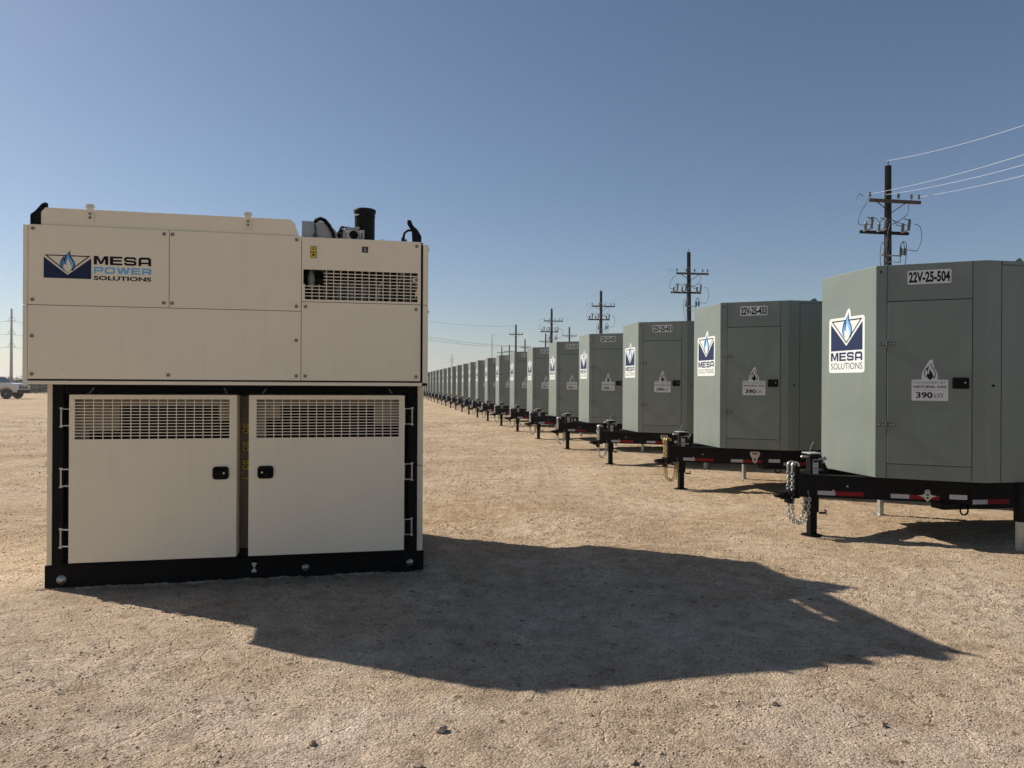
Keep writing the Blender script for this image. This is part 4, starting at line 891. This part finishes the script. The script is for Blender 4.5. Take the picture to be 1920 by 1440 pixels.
# ================================================================== POWER POLES
def insulator(mb, x, y, z, h=.16, r=.035, m=None):
    m = m or M['porcelain']; mb.lathe([(.012, 0), (.012, h * .3), (r, h * .35), (r * .6, h * .5), (r, h * .6), (r * .5, h * .8), (r * .8, h * .85), (0, h)], (x, y, z), (0, 0, 1), m, n=10)
LD = Vector((sa * -1, ca, 0))           # the line runs parallel to the trailer row
def Y_far(y): return 0.0 if y < 40 else 1.0
def utility_pole(x, y, top, label, full=True, rz=TA, name='utility_pole', group='wooden power poles behind the trailers', armw=2.55, lean=0.0):
    root = thing(name, label, 'power pole', (x, y, 0), rz + rnd.uniform(-.06, .06) * (Y_far(y)), group)
    root.rotation_euler[1] = rnd.uniform(-.010, .010) * Y_far(y)
    mb = MB(); mb.tube([(0, 0, 0), (lean * .5, 0, top * .5), (lean, 0, top)], .15, M['wood'], n=14, rs=[.19, .165, .135]); mb.build('pole', root)
    h = armw / 2; z1 = top - 1.62; z2 = z1 - 1.42
    of = .17 if full else 0; mb = MB(); mb.box(-h + of, h + of, -.25, -.13, z1 - .07, z1 + .07, M['arm'], .008); mb.build('crossarm', root)
    mb = MB()
    for s_ in (-1, 1): mb.cyl((s_ * .72, -.19, z1 - .05), (0, -.17, z1 - .52), .020, M['wood'], n=6)
    mb.build('arm_brace', root)
    for xx in ((-h + .22, -.30, .36, 1.0, h + .1) if full else (-h + .08, -.38, .4, h - .08)):
        mb = MB(); insulator(mb, xx, -.185, z1 + .06, .32, .07); mb.build('insulator', root)
    mb = MB(); insulator(mb, -.10, -.1, top + .0, .22, .035); mb.build('insulator', root)
    if not full: return root
    mb = MB(); a = -h - .15; b = h * .66; mb.box(a - .1, b, -.26, -.13, z2 - .065, z2 + .065, M['wood'], .008); mb.build('crossarm', root)
    for xx in (-1.38, -.72, .46):
        mb = MB(); P = M['porcelain']
        for dx, k in ((0, 1.0), (.29, 1.35)): mb.lathe([(.035, 0), (.075, .03 * k), (.05, .08 * k), (.075, .13 * k), (.05, .18 * k), (.075, .23 * k), (.05, .29 * k), (.03, .36 * k)], (xx + dx, -.33, z2 + .06 + dx * .25), (.08 if dx else 0, -.1, 1), P, n=10)
        mb.cyl((xx + .29, -.34, z2 + .60), (xx + .34, -.34, z2 + .50), .035, M['darkwire'], n=8); mb.cyl((xx + .06, -.34, z2 + .62), (xx + .37, -.34, z2 + .56), .022, M['darkwire'], n=8)
        mb.cyl((xx - .08, -.34, z2 + .02), (xx + .36, -.34, z2 + .14), .035, M['grey'], n=8)
        mb.build('cutout_switch', root)
    z3 = z2 - 1.0
    mb = MB(); mb.box(-.52, .52, -.22, -.17, z3 - .03, z3 + .03, M['grey'])
    mb.box(-.45, .45, -.22, -.17, z3 - .30, z3 - .27, M['grey']); mb.build('bracket', root)
    for xx in (-.38, .45, .62):
        mb = MB(); mb.lathe([(.04, 0), (.075, .05), (.045, .1), (.075, .15), (.045, .2), (.065, .25), (.02, .34)], (xx, -.26, z3 + .02), (0, 0, 1), M['darkwire'], n=8); mb.build('surge_arrester', root)
    D = M['darkwire']; mb = MB()
    def loop(P, r=.016): 
        # smooth through the points
        Q = []; P = [Vector(p) for p in P]
        for i in range(len(P) - 1):
            p0 = P[max(i - 1, 0)]; p1 = P[i]; p2 = P[i + 1]; p3 = P[min(i + 2, len(P) - 1)]
            for j in range(5):
                t = j / 5; Q.append(.5 * ((2 * p1) + (-p0 + p2) * t + (2 * p0 - 5 * p1 + 4 * p2 - p3) * t * t + (-p0 + 3 * p1 - 3 * p2 + p3) * t ** 3))
        Q.append(P[-1]); mb.tube(Q, r, D, n=5)
    loop([(-h + .08, -.2, z1 - .1), (-h - .25, -.25, z1 - .55), (-h - .42, -.3, z1 - .95), (-h - .3, -.3, z1 - 1.15), (-1.05, -.34, z2 + .34)])
    loop([(.85, -.2, z1 - .1), (.75, -.25, z1 - .55), (.35, -.3, z1 - .85), (.1, -.32, z2 + .4), (-.42, -.34, z2 + .34)])
    loop([(1.02, -.34, z2 + .42), (1.3, -.36, z2 + .3), (1.38, -.36, z2 - .2), (1.2, -.34, z2 - .75), (.95, -.3, z3 + .25), (.62, -.26, z3 + .28)])
    loop([(-.16, -.34, z2 + .4), (-.3, -.36, z2 - .1), (-.15, -.34, z2 - .5), (-.22, -.3, z3 + .0), (-.2, -.25, z3 - 1.2)])
    loop([(.45, -.26, z3 + .28), (.42, -.3, z3 + .5), (.55, -.32, z3 + .62), (.68, -.3, z3 + .45), (.66, -.28, z3 - .2), (.5, -.25, z3 - .9), (.25, -.2, z3 - 1.6)]); loop([(.62, -.26, z3 + .34), (.50, -.3, z3 + .62), (.36, -.3, z3 + .30), (.40, -.28, z3 - .3)]); loop([(-1.28, -.34, z2 + .36), (-1.1, -.36, z2 + .62), (-.85, -.36, z2 + .55), (-.70, -.34, z2 + .36)]); loop([(-.40, -.34, z2 + .36), (-.1, -.36, z2 + .56), (.2, -.36, z2 + .30), (.46, -.34, z2 + .36)])
    loop([(-.38, -.26, z3 + .28), (-.45, -.3, z3 + .5), (-.58, -.3, z3 + .45), (-.6, -.28, z3 - .3), (-.42, -.25, z3 - .95), (-.15, -.2, z3 - 1.7)])
    loop([(-.78, -.34, z2 + .34), (-.5, -.3, z2 + .55), (-.2, -.25, z2 + .62), (.3, -.3, z2 + .45), (.68, -.34, z2 + .34)])
    loop([(-h - .1, -.2, z1 + .15), (-h - .35, -.25, z1 + .22), (-h - .5, -.28, z1 - .05)], .014)
    for i in range(3): loop([(-.2 - .05 * i, -.22, z2 - .1), (-.24 - .04 * i, -.24, z3), (-.16 - .03 * i, -.2, z3 - 2.5)], .014)
    mb.build('jumper_cable', root)
    return root
def world_of(px, Y): return ((px - 960) * Y / 1400, Y)
PY = [33.4, 55.7, 79.2, 98.0]; PX = [1664, 1293, 1127, 1034]; TOPS = [11.5, 11.55, 11.55, 11.55]
PL = ['near dark wooden power pole with two crossarms, rising behind the nearest trailer', 'dark power pole with two crossarms behind the trailer marked 22V-25-431',
      'dark power pole with two crossarms behind the trailer marked 22V-25-435', 'fourth and smallest of the dark poles with two crossarms, behind the fifth trailer']
poles = []
for x, Y, tz, l in zip(PX, PY, TOPS, PL):
    X, _ = world_of(x, Y); utility_pole(X, Y, tz, l, lean=-.03); poles.append(Vector((X, Y, 0)))
# poles of the line behind: one crossarm
SP = [(967, 124, 11.5, 'tall dark pole with one crossarm standing above the seventh trailer', 2.3), (1068, 135, 12.0, 'dark pole top with one arm, left of the pole behind the 22V-25-435 trailer', 2.6),
      (1022, 150, 11.8, 'thin dark pole just left of the fourth two-armed pole', 2.6), (984.5, 160, 11.2, 'short dark pole showing just right of the tall one-armed pole', 2.4),
      (954, 185, 11.3, 'right one of two short dark poles above the eighth trailer', 2.6), (940.8, 190, 11.2, 'left one of two short dark poles above the eighth trailer', 2.6)]
sp = []
for x, Y, tz, l, aw in SP:
    X, _ = world_of(x, Y); utility_pole(X, Y, tz, l, full=False, armw=aw, group='one-armed power poles far behind the trailers'); sp.append(Vector((X, Y, tz)))
X, _ = world_of(600, 90); utility_pole(X, 90, 11.8, 'one-armed power pole standing behind the beige generator', full=False, group='one-armed power poles far behind the trailers'); hid = Vector((X, 90, 11.8))
# far pole and lattice mast
X, Y = world_of(847, 300); root = thing('utility_pole', 'pale slim far pole with short arms above the middle of the trailer row', 'power pole', (X, Y, 0), 0)
mb = MB(); mb.cyl((0, 0, 0), (0, 0, 13.4), .20, M['polesteel'], r1=.13, n=8); mb.build('pole', root)
for z, hw in ((11.5, 1.0), (10.5, 1.0)): mb = MB(); mb.box(-hw, hw, -.15, -.05, z - .06, z + .06, M['polesteel']); mb.build('crossarm', root)
X, Y = world_of(922, 260); root = thing('lattice_mast', 'slim pale lattice mast rising behind the trailer row', 'mast', (X, Y, 0), 0)
mb = MB(); HH = 18.6; a = .42
for q in range(3):
    an = 2 * PI * q / 3; c0 = Vector((a * math.cos(an), a * math.sin(an), 0)); mb.cyl(c0, c0 * .3 + Vector((0, 0, HH - 1)), .05, M['polesteel'], n=5)
for k in range(24):
    z = k * (HH - 1) / 24; z2 = (k + 1) * (HH - 1) / 24; f0 = 1 - .7 * z / (HH - 1); f1 = 1 - .7 * z2 / (HH - 1)
    for q in range(3):
        an = 2 * PI * q / 3; an2 = 2 * PI * (q + 1) / 3
        mb.cyl((a * f0 * math.cos(an), a * f0 * math.sin(an), z), (a * f1 * math.cos(an2), a * f1 * math.sin(an2), z2), .022, M['polesteel'], n=4)
mb.build('lattice', root); mb = MB(); mb.cyl((0, 0, HH - 1.1), (0, 0, HH + .3), .06, M['polesteel'], n=6); mb.box(-.3, 1.1, -.04, .04, HH + .05, HH + .15, M['polesteel']); mb.build('antenna', root)
# left steel pole with bowed insulator arms
X, Y = world_of(21, 292); root = thing('transmission_pole', 'tall grey steel transmission pole at the left edge, above the pickup truck', 'power pole', (X, Y, 0), 0)
mb = MB(); mb.cyl((0, 0, 0), (0, 0, 30), .62, M['polesteel'], r1=.32, n=14); mb.build('pole', root); LW = []
for z in (25.2, 20.0, 15.0):
    mb = MB(); rr_ = .07
    for s_ in (-1, 1):
        mb.tube([(s_ * .3, 0, z + 1.7), (s_ * .95, 0, z + 1.2), (s_ * 1.3, 0, z + .4), (s_ * 1.45, 0, z)], rr_, M['polesteel'], n=6); mb.cyl((s_ * .3, 0, z), (s_ * 1.5, 0, z), rr_, M['polesteel'], n=6)
        LW.append(Vector((X + s_ * 1.45, Y, z)))
    mb.build('insulator_arm', root)

# ------------------------------------------------------------------ wires
def span(a, b, sag, n=24):
    return [a.lerp(b, i / n) - Vector((0, 0, 4 * sag * (i / n) * (1 - i / n))) for i in range(n + 1)]
def wire(name, pts, r, m, label, group):
    mb = MB(); mb.tube(pts, r, m, n=5); o = mb.build(name); tag(o, label, 'power line', group); return o
step = Vector((3.7, -22.3, 0)); chainp = [poles[0] + step] + poles
h = 2.55 / 2; ax = Vector((ca, sa, 0))
OFF = [(-.10, .22, 1.03, 'power line running along the tops of the near poles, highest of the four white wires'), (-h + .22, -1.32, .80, 'white power line tied to the left ends of the crossarms'),
       (-.30, -1.32, .92, 'white power line tied to the crossarms just left of the poles'), (h + .1, -1.35, .78, 'lowest white power line, tied to the right ends of the crossarms')]
for dx, dz, sg, l in OFF:
    P = []
    for i in range(len(chainp) - 1):
        a = chainp[i] + ax * dx + Vector((0, 0, 11.5 + dz)); b = chainp[i + 1] + ax * dx + Vector((0, 0, 11.5 + dz)); P += span(a, b, sg if i == 0 else .45)[(1 if i else 0):]
    mb = MB(); mb.tube(P[:25], .0078, M['wire'], n=5); mb.tube(P[24:], .006, M['blendwire'], n=5); tag(mb.build('power_line'), l, 'power line', 'wires strung along the near power poles')  # same wire: spans past the near pole coloured grey to fade into the sky
X0 = thing  # (the supporting pole beyond the right edge)
pr = utility_pole(chainp[0].x, chainp[0].y, 11.5, 'power pole outside the right edge carrying the white wires', full=False, group='wooden power poles behind the trailers')
wire('power_line', span(Vector((sp[0].x, sp[0].y, 11.3)), Vector((hid.x, hid.y, 11.9)), 1.1), .014, M['darkwire'], 'thin upper wire from the tall one-armed pole toward the beige generator', 'dark wires left of the tall one-armed pole')
for k, l in enumerate(('upper dark cable sagging between the beige generator and the tall one-armed pole', 'lower dark cable sagging between the beige generator and the tall one-armed pole')):
    P = span(Vector((hid.x, hid.y, 10.2 - .25 * k)), Vector((sp[0].x, sp[0].y, 8.0 - .1 * k)), .9 + .2 * k) + span(Vector((sp[0].x, sp[0].y, 8.0 - .1 * k)), Vector((sp[1].x, sp[1].y, 8.2)), .5)[1:]
    wire('power_line', P, .019, M['darkwire'], l, 'dark wires left of the tall one-armed pole')
for i, (z, yy) in enumerate(((25.2, 0), (20, 0), (15, 0))):
    P = span(Vector((-330, 300, z + .5)), Vector((X * 0 - 195.8, 292, z)), 2) ; Q = span(Vector((-195.8, 292, z)), Vector((-60, 330, z - 1)), 5)[1:]
    wire('power_line', P + Q, .06, M['darkwire'], ('highest', 'middle', 'lowest')[i] + ' long wire carried by the steel transmission pole', 'wires on the steel transmission pole')

# ================================================================== PICKUP TRUCK at the left edge
def make_truck():
    hd = R(3); Xw, Yw = px_ground(12, 748.0)
    root = thing('pickup_truck', 'silver pickup truck with dark wheels, parked far left and cut by the edge', 'pickup', (Xw, Yw, 0), hd)
    S_ = M['silverpaint']; wbx = -3.75; W2 = .98
    # local: x forward, near side y<0; near front wheel at the origin (y=0), body centre line y=+.86
    cy = .86; Tm = Matrix.Translation((0, cy, 0))
    mb = MB()
    side = [(1.02, .62), (1.04, .95), (1.0, 1.26), (.86, 1.40), (.30, 1.47), (-.55, 1.50), (-.55, 1.06), (-5.05, 1.06), (-5.05, .62), (-4.42, .62), (-4.35, .90), (-4.05, 1.06), (-3.45, 1.06), (-3.15, .90), (-3.08, .62), (-.66, .58), (-.58, .88), (-.30, 1.10), (.30, 1.10), (.58, .88), (.66, .62)]
    mb.prism(side, -W2, W2, S_, 'y', .02, T=Tm)
    mb.prism([(-2.75, 1.065), (-2.75, 1.47), (-5.05, 1.47), (-5.05, 1.065)], -W2, W2, S_, 'y', .02, T=Tm); mb.build('body', root)
    mb = MB(); b = bmesh.new()
    lo = [(-.50, 1.48), (-2.72, 1.48)]; hi = [(-1.25, 2.02), (-2.55, 2.02)]
    V = [b.verts.new(p) for p in [(lo[0][0], -.93 + cy, 1.48), (lo[1][0], -.93 + cy, 1.48), (lo[1][0], .93 + cy, 1.48), (lo[0][0], .93 + cy, 1.48), (hi[0][0], -.76 + cy, 2.02), (hi[1][0], -.76 + cy, 2.02), (hi[1][0], .76 + cy, 2.02), (hi[0][0], .76 + cy, 2.02)]]
    for f in ((0, 1, 5, 4), (1, 2, 6, 5), (2, 3, 7, 6), (3, 0, 4, 7)): b.faces.new([V[i] for i in f])
    mb.bm(b, M['glass']); mb.build('windows', root)
    mb = MB(); mb.prism([(-1.2, 2.02), (-1.3, 2.07), (-2.5, 2.07), (-2.6, 2.02)], -.77, .77, S_, 'y', .01, T=Tm)
    for s_ in (-1, 1):
        for (a, c) in ((-.48, -1.22), (-2.74, -2.58)): mb.cyl((a, cy + s_ * .94, 1.46), (c, cy + s_ * .77, 2.04), .045, S_, n=6)
        mb.cyl((-1.75, cy + s_ * .94, 1.46), (-1.75, cy + s_ * .77, 2.04), .05, S_, n=6)
    mb.prism([(-.56, 1.065), (-.56, 1.49), (-2.745, 1.49), (-2.745, 1.065)], -W2 + .005, W2 - .005, S_, 'y', .02, T=Tm); mb.build('cab', root)
    mb = MB(); mb.box(.90, 1.045, -.70, .70, .92, 1.24, M['void'], .01, T=Tm)
    for z in (1.02, 1.14): mb.box(1.045, 1.06, -.66, .66, z - .018, z + .018, M['lamp'], T=Tm)
    mb.build('grille', root)
    for s_ in (-1, 1):
        mb = MB(); mb.box(.93, 1.065, s_ * .86 - .10, s_ * .86 + .10, 1.0, 1.26, M['lamp'], .015, T=Tm); mb.build('headlight', root)
    mb = MB(); mb.box(.80, 1.08, -.95, .95, .52, .86, M['black'], .04, T=Tm); mb.build('bumper', root)
    for x, s_ in ((0, -1), (0, 1), (wbx, -1), (wbx, 1)):
        yc = cy + s_ * .86; mb = MB(); mb.lathe([(.27, -.13), (.42, -.15), (.47, -.13), (.485, -.06), (.485, .06), (.47, .13), (.42, .15), (.27, .13)], (x, yc, .485), (0, 1, 0), M['rubber'], n=28)
        wh = mb.build('wheel', root); mb = MB(); mb.lathe([(0, .10), (.07, .10), (.08, .05), (.22, .06), (.25, .10), (.27, .12), (.27, 0), (0, 0)], (x, yc, .485), (0, s_, 0), M['black'], n=20)
        for k in range(6): an = k * PI / 3; mb.cyl((x, yc + s_ * .10, .485), (x + .2 * math.cos(an), yc + s_ * .09, .485 + .2 * math.sin(an)), .018, M['steel'], n=5)
        mb.build('rim', wh)
    mb = MB(); mb.box(-.75, -.60, -W2 - .22, -W2 - .02, 1.42, 1.60, M['black'], .02, T=Tm); mb.build('mirror', root)
make_truck()

# ================================================================== FENCE AND SCRUB at the left
FY = 99.0
fence = thing('wire_fence', 'low wire fence with thin posts along the scrub behind the pickup truck', 'fence', (-75, FY, 0), 0)
mb = MB()
for z in (.25, .6, .95, 1.3, 1.6): mb.cyl((0, 0, z), (66, 0, z), .012, M['polesteel'], n=4)
mb.build('fence_wire', fence)
for k in range(45):
    mb = MB(); x = k * 1.5; mb.cyl((x, 0, 0), (x, 0, 1.75 if k % 5 else 1.95), .035 if k % 5 else .055, M['polesteel'], n=6); mb.build('post', fence)
def leaf_mat():
    m = bpy.data.materials.new('dry_scrub'); m.use_nodes = True; t = m.node_tree; b = t.nodes['Principled BSDF']; b.inputs['Roughness'].default_value = .9
    tc = t.nodes.new('ShaderNodeTexCoord'); n = t.nodes.new('ShaderNodeTexNoise'); n.inputs['Scale'].default_value = .6; r = t.nodes.new('ShaderNodeValToRGB')
    r.color_ramp.elements[0].position = .35; r.color_ramp.elements[1].position = .65; r.color_ramp.elements[0].color = (.055, .06, .035, 1); r.color_ramp.elements[1].color = (.16, .13, .085, 1)
    t.links.new(tc.outputs['Object'], n.inputs['Vector']); t.links.new(n.outputs['Fac'], r.inputs['Fac']); t.links.new(r.outputs[0], b.inputs['Base Color']); return m
rs = np.random.RandomState(5); V = []; 
for k in range(1300):
    y = 102 + 60 * rs.rand() ** 1.5; x = rs.uniform(-125, 20); hgt = rs.uniform(.9, 2.1) * (1 + .4 * (y > 125)); wd = hgt * rs.uniform(.8, 1.5); n = 70
    c = rs.normal(0, 1, (n, 3)) * (wd * .45, wd * .45, hgt * .3) + (x, y, hgt * .5); c[:, 2] = np.clip(np.abs(c[:, 2]), 0, hgt * .9)
    for q in c: V.append(q + rs.normal(0, .15, (3, 3)))
V = np.array(V).reshape(-1, 3); me = bpy.data.meshes.new('scrub'); me.from_pydata(V.tolist(), [], np.arange(len(V)).reshape(-1, 3).tolist()); me.materials.append(leaf_mat())
o = bpy.data.objects.new('scrub', me); col.objects.link(o); tag(o, 'low dry scrub growing behind the wire fence', 'scrub', kind='stuff')

# ================================================================== THIN DUST HAZE
def haze():
    mb = MB(); gx = [v.co.x for v in g.data.vertices]; gy = [v.co.y for v in g.data.vertices]
    mb.box(min(gx) - 5, max(gx) + 5, min(gy) - 5, max(gy) + 5, -1.0, 34.0, None)
    mb.mats = []; o = mb.build('haze'); m = bpy.data.materials.new('dust_haze'); m.use_nodes = True; t = m.node_tree; t.nodes.clear()
    out = t.nodes.new('ShaderNodeOutputMaterial'); v = t.nodes.new('ShaderNodeVolumePrincipled'); v.inputs['Color'].default_value = (.93, .90, .86, 1)
    v.inputs['Density'].default_value = HAZE; v.inputs['Anisotropy'].default_value = .25
    t.links.new(v.outputs[0], out.inputs['Volume']); o.data.materials.append(m); o['kind'] = 'stuff'; o['label'] = 'thin dust haze hanging in the air'; o['category'] = 'haze'
HAZE = 0.0005
haze()
